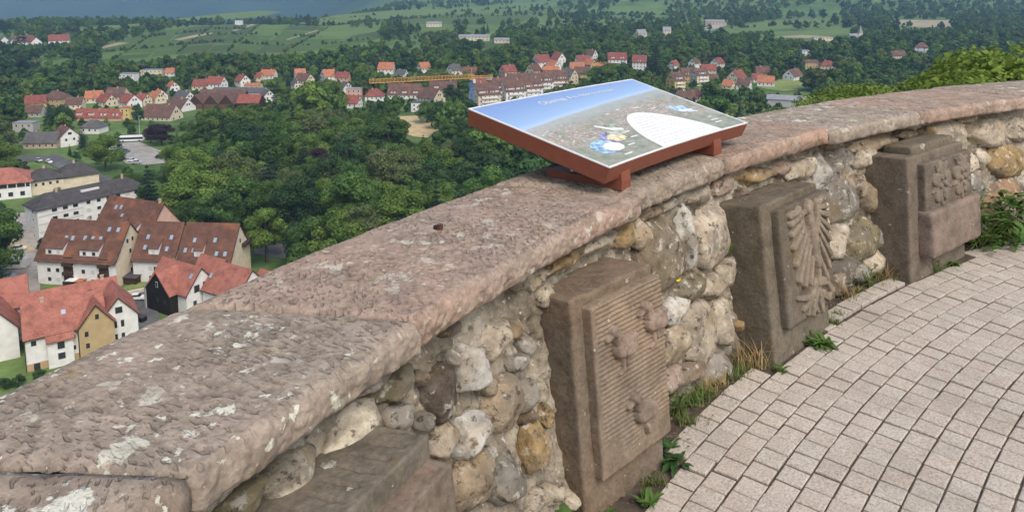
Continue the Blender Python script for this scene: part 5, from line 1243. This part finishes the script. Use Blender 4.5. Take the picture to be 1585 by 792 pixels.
# ================================================================== TREES
LM = dict(mid=leaf_mat('leaves_mid', (.052, .110, .022), (.098, .165, .034), .28, .22, .8), dark=leaf_mat('leaves_dark', (.032, .076, .023), (.062, .114, .034), .26, .22, .6),
          light=leaf_mat('leaves_light', (.085, .15, .024), (.14, .205, .038), .25, .25, .35), olive=leaf_mat('leaves_olive', (.08, .11, .035), (.13, .155, .055), .22, .25, .35),
          conifer=leaf_mat('conifer_needles', (.016, .040, .022), (.034, .062, .034), .1, .3, .4), purple=leaf_mat('copper_leaves', (.030, .016, .022), (.050, .028, .030), .15, .3, .3),
          bright=leaf_mat('hillside_leaves', (.105, .17, .024), (.185, .245, .038), .3, .6, .4))
M['bark'] = mat_plain('bark', (.075, .058, .045), .95, 3, .3, .1)
def leaf_cloud(P, N, size, r, aspect=.7):
    n = len(P); a = r.normal(size=(n, 3)); N = N + .5 * r.normal(size=(n, 3)); N /= np.linalg.norm(N, axis=1)[:, None]
    t = np.cross(N, a); t /= np.linalg.norm(t, axis=1)[:, None]; b = np.cross(N, t)
    s = (size * r.uniform(.6, 1.25, n))[:, None]; t = t * s * .5; b = b * s * .5 * aspect
    V = np.stack([P - t - b * .6, P + t * .25 - b, P + t + b * .5, P - t * .3 + b], 1).reshape(-1, 3)
    return V, np.arange(4 * n).reshape(n, 4)
def crown_round(seed, h, rad, n, leafsz, base=.22, lobes=34, sq=.5):
    "uneven crown: lobes of leaves scattered through an egg-shaped volume, bare gaps between them"
    r = np.random.default_rng(seed); c = []
    while len(c) < lobes:
        p = r.uniform(-1, 1, 3); l = np.linalg.norm(p)
        if .42 < l < 1: c.append(p * (.86 + .2 * r.random()))
    c = np.array(c); zc = h * (base + (1 - base) * .5); hz = h * (1 - base) * .5
    taper = 1 - .28 * np.clip(c[:, 2], -1, 1) * 1.0
    Cc = np.stack([c[:, 0] * rad * .80 * taper, c[:, 1] * rad * .80 * taper, zc + c[:, 2] * hz * .84], 1)
    lr = rad * r.uniform(.17, .36, lobes)
    k = r.choice(lobes, n, p=lr ** 2 / (lr ** 2).sum())
    d = r.normal(size=(n, 3)); d[:, 2] = d[:, 2] * .9 + .25; d /= np.linalg.norm(d, axis=1)[:, None]
    rr = lr[k] * (r.uniform(.6, 1.05, n) ** .6)
    P = Cc[k] + d * rr[:, None] * np.array([1, 1, .82])
    P[:, 2] = np.maximum(P[:, 2], h * base * .6)
    return leaf_cloud(P, d, leafsz, r), Cc
def trunk(h, Cc, r0, seed, nb=9):
    m = MB(); r = random.Random(seed); top = h * .55; m.bar((0, 0, -.8), (0, 0, top), r0, 7, r0 * .5)
    for c in r.sample(list(map(tuple, Cc)), min(nb, len(Cc))):
        z = r.uniform(.25, .52) * h; m.bar((0, 0, z), c, r0 * .36, 5, r0 * .08)
    m.bar((0, 0, top), (r.uniform(-.5, .5), r.uniform(-.5, .5), h * .88), r0 * .5, 6, r0 * .1)
    return m
def conifer(seed, h, rad, n, leafsz, pw=.85):
    r = np.random.default_rng(seed); nl = 16; P = []; N = []
    for k in range(nl):
        z = h * (.08 + .90 * k / nl); R = rad * (1 - k / nl) ** pw * r.uniform(.85, 1.1); nb = 9
        for b in range(nb):
            a = 2 * math.pi * (b + r.random() * .7) / nb; ln = R * r.uniform(.75, 1.08); m = max(3, int(n / nl / nb * (1.9 * (1 - k / nl) + .12)))
            t = r.uniform(.12, 1, m) ** .8
            p = np.stack([np.cos(a) * ln * t + r.normal(0, .14, m) * ln * .5, np.sin(a) * ln * t + r.normal(0, .14, m) * ln * .5, z - ln * t * .28 + r.normal(0, .12, m) * h * .03 + .5 * ln * t * t * .3], 1)
            P.append(p); N.append(np.tile([0, 0, 1.0], (m, 1)))
    P = np.concatenate(P); N = np.concatenate(N)
    m = MB(); m.bar((0, 0, -.6), (0, 0, h * .97), rad * .075, 7, .03)
    return leaf_cloud(P, N, leafsz, r, .55), m
PROTO = []   # (kind, crown mesh by colour maker, trunk mesh, height, radius)
def proto_round(seed, h, rad, n, lf, base, lobes):
    (V, Fq), Cc = crown_round(seed, h, rad, n, lf, base, lobes); t = trunk(h, Cc, .045 * rad + .12, seed)
    return (mesh('crown', V, Fq, LM['mid']), mesh('trunk', np.array(t.V), t.F, M['bark']), h, rad)
RND = [proto_round(31, 15, 6.3, 10000, .46, .14, 40), proto_round(32, 17, 6.0, 10000, .46, .16, 36), proto_round(33, 13, 6.6, 10000, .46, .12, 36), proto_round(34, 12, 5.0, 8000, .42, .12, 28), proto_round(35, 16, 7.2, 11000, .48, .14, 44), proto_round(36, 9, 4.0, 5500, .35, .08, 22)]
def proto_con(seed, h, rad, n, lf, pw):
    (V, Fq), t = conifer(seed, h, rad, n, lf, pw); return (mesh('crown', V, Fq, LM['conifer']), mesh('trunk', np.array(t.V), t.F, M['bark']), h, rad)
CON = [proto_con(41, 20, 5.0, 9000, .5, .8), proto_con(42, 17, 3.6, 7000, .45, .95)]
POP = [proto_round(51, 20, 2.2, 5000, .42, .06, 26)]
treecount = 0
def tree(pt, pr, colr, h, label, group=None, rmul=1.0, name='broadleaf_tree', cat='tree', z=None):
    cm, tm, h0, r0 = pr; s = h / h0
    g = float(ground(pt[0], pt[1])) if z is None else z
    o = empty(name, (pt[0], pt[1], g), random.uniform(0, 6.28)); tag(o, label, cat, group)
    o.scale = (s * rmul, s * rmul, s)
    c_ = link('crown', cm, o); c_.material_slots[0].link = 'OBJECT'; c_.material_slots[0].material = LM[colr]; link('trunk', tm, o)
    return o
random.seed(77)
taken = []
def foot(x, y, h):   # ground point of a tree whose top is seen at photo px x, y
    p = at(x, y, GZ + h); return p
# --- trees one can single out: top px, height, prototype, colour, width factor, label
SG = [(512, 122, 24, RND[4], 'light', 1.05, 'tall light green tree with rounded crown left of the crane', 'broadleaf_tree'), (455, 168, 17, RND[0], 'light', 1.5, 'wide light green tree crown in the middle of the park', 'broadleaf_tree'),
      (1016, 64, 35, CON[0], 'conifer', 1.25, 'very tall dark conifer right of the dark red roofs', 'conifer_tree'), (940, 95, 20, RND[4], 'light', 2.1, 'broad bright green tree behind the panel', 'broadleaf_tree'), (985, 112, 15, RND[0], 'light', 1.4, 'second bright green tree behind the panel corner', 'broadleaf_tree'),
      (470, 214, 22, CON[0], 'conifer', 1.1, 'dark cedar with layered branches in the park', 'conifer_tree'), (452, 205, 20, CON[0], 'purple', 1.1, 'dark purple-leaved tree behind the cedar in the park', 'copper_beech'), (490, 222, 20, RND[1], 'purple', 1.0, 'dark purple tree right of the cedar in the park', 'copper_beech'),
      (448, 130, 20, CON[1], 'conifer', 1.3, 'tall dark pine, left of two beside the light green tree', 'conifer_tree'), (470, 133, 19, CON[1], 'conifer', 1.2, 'tall dark pine, right of two beside the light green tree', 'conifer_tree'),
      (248, 190, 12, RND[2], 'purple', 1.3, 'dark purple-leaved tree below the wide brown roof', 'copper_beech'), (232, 193, 10, RND[3], 'purple', 1.1, 'smaller purple-leaved tree beside the lamp post', 'copper_beech'), (350, 178, 11, RND[2], 'purple', 1.6, 'low purple-leaved trees below the timber barns', 'copper_beech'),
      (74, 158, 14, CON[0], 'conifer', 1.3, 'dark conifer beside the yellow house, upper left', 'conifer_tree'), (95, 162, 15, RND[2], 'dark', 1.1, 'blue-green cedar right of the dark conifer, upper left', 'broadleaf_tree'), (212, 158, 14, RND[1], 'dark', .9, 'dark tree right of the long red-roofed building', 'broadleaf_tree'),
      (1288, 122, 10, RND[2], 'purple', 1.3, 'round dark purple tree right of the meadow', 'copper_beech'), (600, 250, 15, RND[3], 'olive', 1.2, 'pale olive-green tree standing before the dark park', 'broadleaf_tree'), (410, 252, 19, RND[1], 'olive', 1.25, 'tall olive-green tree at the edge of the park, left', 'broadleaf_tree'), (385, 262, 17, RND[0], 'olive', 1.1, 'olive-green tree behind the orange-patched roof', 'broadleaf_tree'),
      (420, 275, 20, RND[4], 'mid', 1.1, 'full green tree right of the olive-green one', 'broadleaf_tree'), (125, 195, 12, CON[0], 'conifer', 1.0, 'dark conifer behind the white gabled house', 'conifer_tree'), (302, 208, 13, CON[1], 'conifer', 1.1, 'dark pointed conifer at the dry grass patch', 'conifer_tree'), (655, 205, 18, CON[1], 'conifer', 1.4, 'dark conifer between dry meadow and park', 'conifer_tree'),
      (820, 86, 14, RND[3], 'dark', 1.0, 'dark tree before the big dark red roof', 'broadleaf_tree'), (700, 130, 16, RND[0], 'dark', 1.1, 'dark tree left of the crane mast', 'broadleaf_tree'), (660, 155, 14, RND[4], 'mid', 1.2, 'round tree left of the dry meadow', 'broadleaf_tree'), (25, 245, 9, RND[3], 'purple', 1.4, 'purple-leaved tree above the coral-roofed building, left edge', 'copper_beech'),
      (32, 84, 22, CON[0], 'conifer', 2.6, 'dark conifer grove at the left edge below the vineyards', 'conifer_tree')]
for x, y, h, pr, c, rm, lab, nm in SG:
    p = foot(x, y, h); tree(p, pr, c, h, lab, None, rm, nm); taken.append((p[0], p[1], pr[3] * h / pr[2] * rm))
for k, x in enumerate((838, 846, 868, 876, 882, 889, 896, 908)):
    y = 32 if k < 2 else 22 + (k % 3) * 2; p = foot(x, y, 30)
    tree(p, POP[0], 'conifer' if k % 2 else 'dark', 30, 'slender dark poplar, %s of the far row in the upper middle' % ('first second third fourth fifth sixth seventh eighth'.split()[k]), 'poplars in the far row', 1.15, 'poplar_tree'); taken.append((p[0], p[1], 5))
for x, l in ((27, 'left of two slender poplars at the far farm'), (36, 'right of two slender poplars at the far farm')):
    p = foot(x, 40, 26); tree(p, POP[0], 'dark', 26, l, 'poplars at the far farm', 1.4, 'poplar_tree')
for x, y, l in ((6, 588, 'dark shrub at the lower left corner below the white house'), (28, 583, 'second dark shrub below the white house'), (60, 574, 'small shrub at the foot of the white house wall'), (70, 392, 'round hedge bush beside the white block, left'), (82, 398, 'round hedge bush beside the white block, right')):
    p = at(x, y, GZ + 2); tree(p, RND[5], 'dark', 2.6, l, None, 1.5, 'garden_shrub', 'shrub')
# --- hillside trees and bushes close behind the wall on the right
def hillside(x, y, dist, h, lab, pr, rm=1.0, colr='bright'):
    d = ray(x, y); p = np.array([0, 0, HC]) + d * dist / d[1]
    tree(p, pr, colr, h, lab, 'bright green trees on the slope behind the wall', rm, 'hillside_tree', 'tree', p[2] - h * .99)
(Vh, Fh), Ch = crown_round(61, 8, 3.6, 30000, .15, .05, 60); th = trunk(8, Ch, .16, 61, 14)
HT = (mesh('crown', Vh, Fh, LM['bright']), mesh('trunk', np.array(th.V), th.F, M['bark']), 8, 3.6)
HL = [(1700, 40, 30, 14), (1640, 52, 30, 13), (1585, 58, 34, 13), (1548, 76, 32, 12), (1512, 92, 33, 11), (1480, 106, 35, 11), (1450, 115, 38, 11), (1418, 119, 42, 11), (1385, 121, 48, 12), (1348, 122, 58, 12), (1312, 126, 66, 13), (1290, 141, 60, 12), (1262, 152, 72, 12),
      (1620, 88, 20, 9), (1565, 97, 21, 8), (1522, 110, 23, 8), (1484, 122, 24, 8), (1444, 130, 27, 8), (1402, 134, 31, 9), (1356, 139, 36, 9), (1312, 146, 42, 10), (1272, 158, 50, 10), (1236, 168, 60, 10)]
for k, (x, y, dist, hh) in enumerate(HL):
    hillside(x, y, dist, hh, 'bright yellow-green %s, %s from the right in the %s row behind the wall' % ('tree' if k < 13 else 'bush', 'first second third fourth fifth sixth seventh eighth ninth tenth eleventh twelfth thirteenth'.split()[k if k < 13 else k - 13], 'farther' if k < 13 else 'nearer'), HT, random.uniform(.85, 1.15))
# --- the wooded valley: nearest trees one by one, the far ones as a wood
clear_px = [(c[0], c[1]) for c in clear_polys]
def inside(px_, py_, poly):
    c = False; n = len(poly); j = n - 1
    for i in range(n):
        xi, yi = poly[i]; xj, yj = poly[j]
        if (yi > py_) != (yj > py_) and px_ < (xj - xi) * (py_ - yi) / (yj - yi) + xi: c = not c
        j = i
    return c
HB = np.array(house_boxes); FP = np.array(footprints)
polys = [(np.array([at(x, y, GZ)[:2] for x, y in P]), P) for P, _, _ in clear_polys]
pb = [(P.min(0) - 1, P.max(0) + 1) for P, _ in polys]
def ok_tree(x, y, h, r, strict):
    for (P, Q), (lo_, hi_) in zip(polys, pb):
        if lo_[0] < x < hi_[0] and lo_[1] < y < hi_[1] and inside(x, y, P): return False
    if ((FP[:, 0] - x) ** 2 + (FP[:, 1] - y) ** 2 < (FP[:, 2] * .8 + r * .6) ** 2).any(): return False
    for a, b, c in taken:
        if (a - x) ** 2 + (b - y) ** 2 < ((r + c) * .55) ** 2: return False
    g = float(ground(x, y)); xt, yt = proj((x, y, g + h)); x2, _ = proj((x + r, y, g + h * .5)); _, yb = proj((x, y, g + h * .2)); w = abs(x2 - xt) * .8
    m = (HB[:, 4] > y) & (HB[:, 0] - w < xt) & (HB[:, 1] + w > xt) & (HB[:, 2] < yb) & (HB[:, 3] - (HB[:, 3] - HB[:, 2]) * .22 > yt)
    if m.any(): return False
    for (P, Q) in polys:   # leave the view on to roads and clearings open
        ym = yt + (yb - yt) * .35
        if inside(xt, ym, Q) or inside(xt, yt, Q): return False if (strict or random.random() < .8) else True
    return True
items = []
r_ = random.Random(9)
Yv = 130.0
while Yv < 2600:
    stp = 11.5 if Yv < 440 else (9.5 if Yv < 900 else 13 + (Yv - 900) * .012); X0, X1 = -.72 * Yv - 20, .74 * Yv + 20
    xx = X0 + r_.uniform(0, stp)
    while xx < X1:
        x = xx + r_.uniform(-.45, .45) * stp; y = Yv + r_.uniform(-.45, .45) * stp
        xx += stp
        dn = math.sin(x * .011 + 1.3) * math.cos(y * .009 + x * .004)
        fq = 1.0 if y < 900 else 1.9; fld = math.sin(x * .0105 * fq + 1.3 + math.sin(y * .006 * fq)) * math.cos(y * .0072 * fq + x * .003)
        dens = .93 if y < 620 or x / y > .22 else (.9 if fld > (-.15 if y > 900 else -.4) else .22)
        if r_.random() > dens: continue
        h = r_.triangular(11, 27, 18) if y < 440 else r_.uniform(8, 17)
        if ground(x, y) > GZ + 1 and y < 320 and x / y < .22: continue
        if y < 182 and x < -60: continue
        if ground(x, y) > GZ + 3 and y < 300: h = min(h, 9)
        items.append((x, y, h, r_.random(), r_.randrange(6)))
    Yv += stp * .9
good = []
for x, y, h, c, v in items:
    rad = RND[v][3] * h / RND[v][2]
    if y > 1250: 
        if not ok_tree(x, y, h, rad, False): continue
        good.append((x, y, h, c, v)); continue
    if ok_tree(x, y, h, rad, True): good.append((x, y, h, c, v))
    elif ok_tree(x, y, 5.5, 2.6, True): good.append((x, y, 5.5, c, 5))
good.sort(key=lambda g: g[1])
_ox = [0, 67, 200, 280, 433, 519, 597, 675, 760, 862, 1164, 1278, 1384, 1585]; _oy = [591, 569, 515, 470, 397, 366, 335, 313, 286, 256, 182, 162, 142, 126]
LMK = [(25, 270, 'the coral-roofed building'), (92, 275, 'the yellow house'), (95, 310, 'the white four-storey block'), (200, 312, 'the rear apartment house'), (330, 350, 'the orange-patched apartment house'), (410, 380, 'the street bend'), (80, 210, 'the slate-roofed stone house'), (110, 205, 'the white gabled house'),
       (145, 188, 'the grey hipped roof'), (155, 172, 'the long red-roofed building'), (205, 208, 'the bus'), (240, 240, 'the car park'), (250, 170, 'the wide brown roof'), (345, 155, 'the timber barns'), (350, 196, 'the small dry clearing'), (310, 215, 'the dry grass patch'), (470, 235, 'the dark cedar'), (455, 185, 'the wide light green crown'), (512, 150, 'the tall rounded light green tree'),
       (600, 265, 'the pale olive tree'), (640, 195, 'the dry meadow'), (660, 235, 'the conifer by the dry meadow'), (410, 280, 'the tall olive tree'), (545, 150, 'the red roof by the pinkish block'), (730, 150, 'the crane mast'), (720, 200, 'the upper left corner of the panel'), (760, 240, 'the lower edge of the panel'), (820, 255, 'the left foot of the panel'), (520, 330, 'the near coping'), (620, 315, 'the middle of the coping'),
       (1160, 175, 'the right corner of the panel'), (1230, 150, 'the white shed roof'), (1210, 130, 'the bright meadow'), (1290, 130, 'the round purple tree'), (1070, 130, 'the yellow apartment house'), (1150, 120, 'the right village'), (940, 110, 'the tree behind the panel'), (55, 150, 'the upper left houses'), (200, 140, 'the upper left village')]
def area_name(x, y, h):
    px_, py_ = proj((x, y, GZ + h * .6)); d_ = sorted((math.hypot(px_ - a, py_ - b), a, b, n) for a, b, n in LMK)[0]
    s1 = 'left of' if px_ < d_[1] - 14 else ('right of' if px_ > d_[1] + 14 else ('before' if py_ > d_[2] else 'behind'))
    return ('just ' if d_[0] < 22 else ('' if d_[0] < 55 else 'well ')) + s1 + ' ' + d_[3]
CN = dict(mid='green', dark='dark green', light='light green', olive='olive-green', conifer='dark')
def sizew(h): return 'tall' if h > 17.5 else ('small' if h < 9 else ('low round' if h < 13 else 'full-crowned'))
nind = 0; rest = []
random.seed(5)
for x, y, h, c, v in good:
    px_, py_ = proj((x, y, GZ + h))
    colr = 'mid' if c < .42 else ('dark' if c < .66 else ('light' if c < .82 else ('olive' if c < .94 else 'conifer')))
    hid = py_ > np.interp(px_, _ox, _oy) + 4
    if hid and y < 450: continue
    if nind < 262 and -40 < px_ < 1625 and not hid and not (700 < px_ < 1160 and py_ > np.interp(px_, [720, 990, 1160], [180, 135, 195]) and py_ < 250 and y < 900 and px_ > 760):
        w_ = area_name(x, y, h)
        if colr == 'conifer': tree((x, y), CON[v % 2], 'conifer', h * 1.15, sizew(h) + ' dark conifer ' + w_, 'dark conifers of the valley', 1.0, 'conifer_tree')
        else: tree((x, y), RND[v], colr, h, '%s %s broadleaf tree %s' % (sizew(h), CN[colr], w_), 'broadleaf trees of the valley', random.uniform(.95, 1.2))
        nind += 1
    else: rest.append((x, y, h, colr, v))
r_ = random.Random(12)
def hedge(p0, p1, n, hmin, hmax):
    for k in range(n):
        t = (k + r_.uniform(-.3, .3)) / n
        if r_.random() < .35: continue
        q = at(p0[0] + (p1[0] - p0[0]) * t, p0[1] + (p1[1] - p0[1]) * t, GZ); rest.append((q[0], q[1], r_.uniform(hmin, hmax), r_.choice(('mid', 'dark', 'mid', 'olive')), 0))
for i in (1, 3, 5, 7):
    a_, b_ = _lerp(_l, _ts[i]), _lerp(_u, _ts[i]); hedge(a_, b_, 34, 2, 5)
for s0, t0, t1 in ((.36, .0, .45), (.62, .3, .8), (.30, .5, 1.0), (.8, .1, .5)):
    for k in range(8):
        u0, u1 = t0 + (t1 - t0) * k / 8, t0 + (t1 - t0) * (k + 1) / 8; pa, pb_ = [], []
        q0 = [_lerp(_l, u0)[j] + (_lerp(_u, u0)[j] - _lerp(_l, u0)[j]) * s0 for j in (0, 1)]; q1 = [_lerp(_l, u1)[j] + (_lerp(_u, u1)[j] - _lerp(_l, u1)[j]) * s0 for j in (0, 1)]
        hedge(q0, q1, 6, 2, 6)
for p0, p1 in (((458, 36), (600, 22)), ((500, 40), (700, 26)), ((600, 31), (830, 24)), ((700, 20), (850, 10)), ((1118, 46), (1300, 35)), ((930, 25), (1040, 25)), ((270, 32), (440, 20))): hedge(p0, p1, 40, 4, 10)
_by = {}
for o_ in list(col.objects):
    if o_.get('group') in ('broadleaf trees of the valley', 'dark conifers of the valley'): _by.setdefault(o_['label'], []).append(o_)
_ord = 'first second third fourth fifth sixth seventh eighth ninth tenth'.split()
for l_, os_ in _by.items():
    if len(os_) > 1:
        for k_, o_ in enumerate(sorted(os_, key=lambda q: proj(q.location)[0])): o_['label'] = '%s-from-left %s' % (_ord[min(k_, 9)], l_)
# far wood: one object, instances of light-weight trees
def far_proto(seed, lob, n, colr, con=False):
    if con: (V, Fq), _ = conifer(seed, 14, 3.2, n, 1.1, .85)
    else: (V, Fq), _ = crown_round(seed, 12, 5.4, n, 1.15, .05, lob)
    o = bpy.data.objects.new('far_tree_source', mesh('far_crown', V, Fq, LM[colr])); return o
fc = bpy.data.collections.new('far_tree_sources')
for s, lob, n, c, con in ((71, 26, 1500, 'mid', 0), (72, 24, 1500, 'mid', 0), (73, 22, 1400, 'dark', 0), (74, 26, 1500, 'dark', 0), (75, 20, 1200, 'olive', 0), (76, 20, 1200, 'light', 0), (77, 0, 900, 'conifer', 1)):
    fc.objects.link(far_proto(s, lob, n, c, con))
for i_, o_ in enumerate(fc.objects): o_.name = 'far_tree_%02d' % i_
KI = dict(mid=(0, 1), dark=(2, 3), olive=(4, 4), light=(5, 5), conifer=(6, 6))
P = np.array([(x, y, float(ground(x, y)) - .3) for x, y, *_ in rest]); me = bpy.data.meshes.new('far_wood'); me.vertices.add(len(P)); me.vertices.foreach_set('co', P.astype(np.float32).ravel())
for nm, dat, typ in (('sc', [h / 12 * random.uniform(.95, 1.25) for _, _, h, _, _ in rest], 'FLOAT'), ('rz', [random.uniform(0, 6.28) for _ in rest], 'FLOAT'), ('ix', [random.choice(KI[c]) for _, _, _, c, _ in rest], 'INT')):
    a = me.attributes.new(nm, typ, 'POINT'); a.data.foreach_set('value', np.array(dat, np.float32 if typ == 'FLOAT' else np.int32))
wood = link('far_wood', me); tag(wood, 'far woods and hedges covering the valley and the hills', None, None, 'stuff')
ng = bpy.data.node_groups.new('wood_scatter', 'GeometryNodeTree')
ng.interface.new_socket('Geometry', in_out='INPUT', socket_type='NodeSocketGeometry'); ng.interface.new_socket('Geometry', in_out='OUTPUT', socket_type='NodeSocketGeometry')
gi = ng.nodes.new('NodeGroupInput'); go = ng.nodes.new('NodeGroupOutput'); ip = ng.nodes.new('GeometryNodeInstanceOnPoints'); ci = ng.nodes.new('GeometryNodeCollectionInfo')
ci.inputs['Collection'].default_value = fc; ci.inputs['Separate Children'].default_value = True; ci.inputs['Reset Children'].default_value = True
def na(nm, typ):
    nd = ng.nodes.new('GeometryNodeInputNamedAttribute'); nd.data_type = typ; nd.inputs['Name'].default_value = nm; return nd.outputs['Attribute']
cb = ng.nodes.new('ShaderNodeCombineXYZ'); ng.links.new(na('rz', 'FLOAT'), cb.inputs['Z']); er = ng.nodes.new('FunctionNodeEulerToRotation'); ng.links.new(cb.outputs[0], er.inputs[0])
ng.links.new(gi.outputs[0], ip.inputs['Points']); ng.links.new(ci.outputs[0], ip.inputs['Instance']); ip.inputs['Pick Instance'].default_value = True
ng.links.new(na('ix', 'INT'), ip.inputs['Instance Index']); ng.links.new(er.outputs[0], ip.inputs['Rotation']); ng.links.new(na('sc', 'FLOAT'), ip.inputs['Scale'])
ng.links.new(ip.outputs[0], go.inputs[0])
wood.modifiers.new('scatter', 'NODES').node_group = ng
print('TREES', nind, len(rest))
# ================================================================== HAZE
hb = MB(); hb.box(-6500, 6500, -150, 9700, GZ - 260, 950)
hz_ = hb.obj('haze', None); tag(hz_, 'thin bluish haze lying over the valley', None, None, 'stuff')
hm = bpy.data.materials.new('haze_air'); hm.use_nodes = True; ht_ = hm.node_tree; ht_.nodes.remove(ht_.nodes['Principled BSDF'])
pv = ht_.nodes.new('ShaderNodeVolumePrincipled'); pv.inputs['Density'].default_value = .00012; pv.inputs['Color'].default_value = (.34, .55, .84, 1); pv.inputs['Anisotropy'].default_value = 0.0
ht_.links.new(pv.outputs[0], ht_.nodes['Material Output'].inputs['Volume']); hz_.data.materials.append(hm)
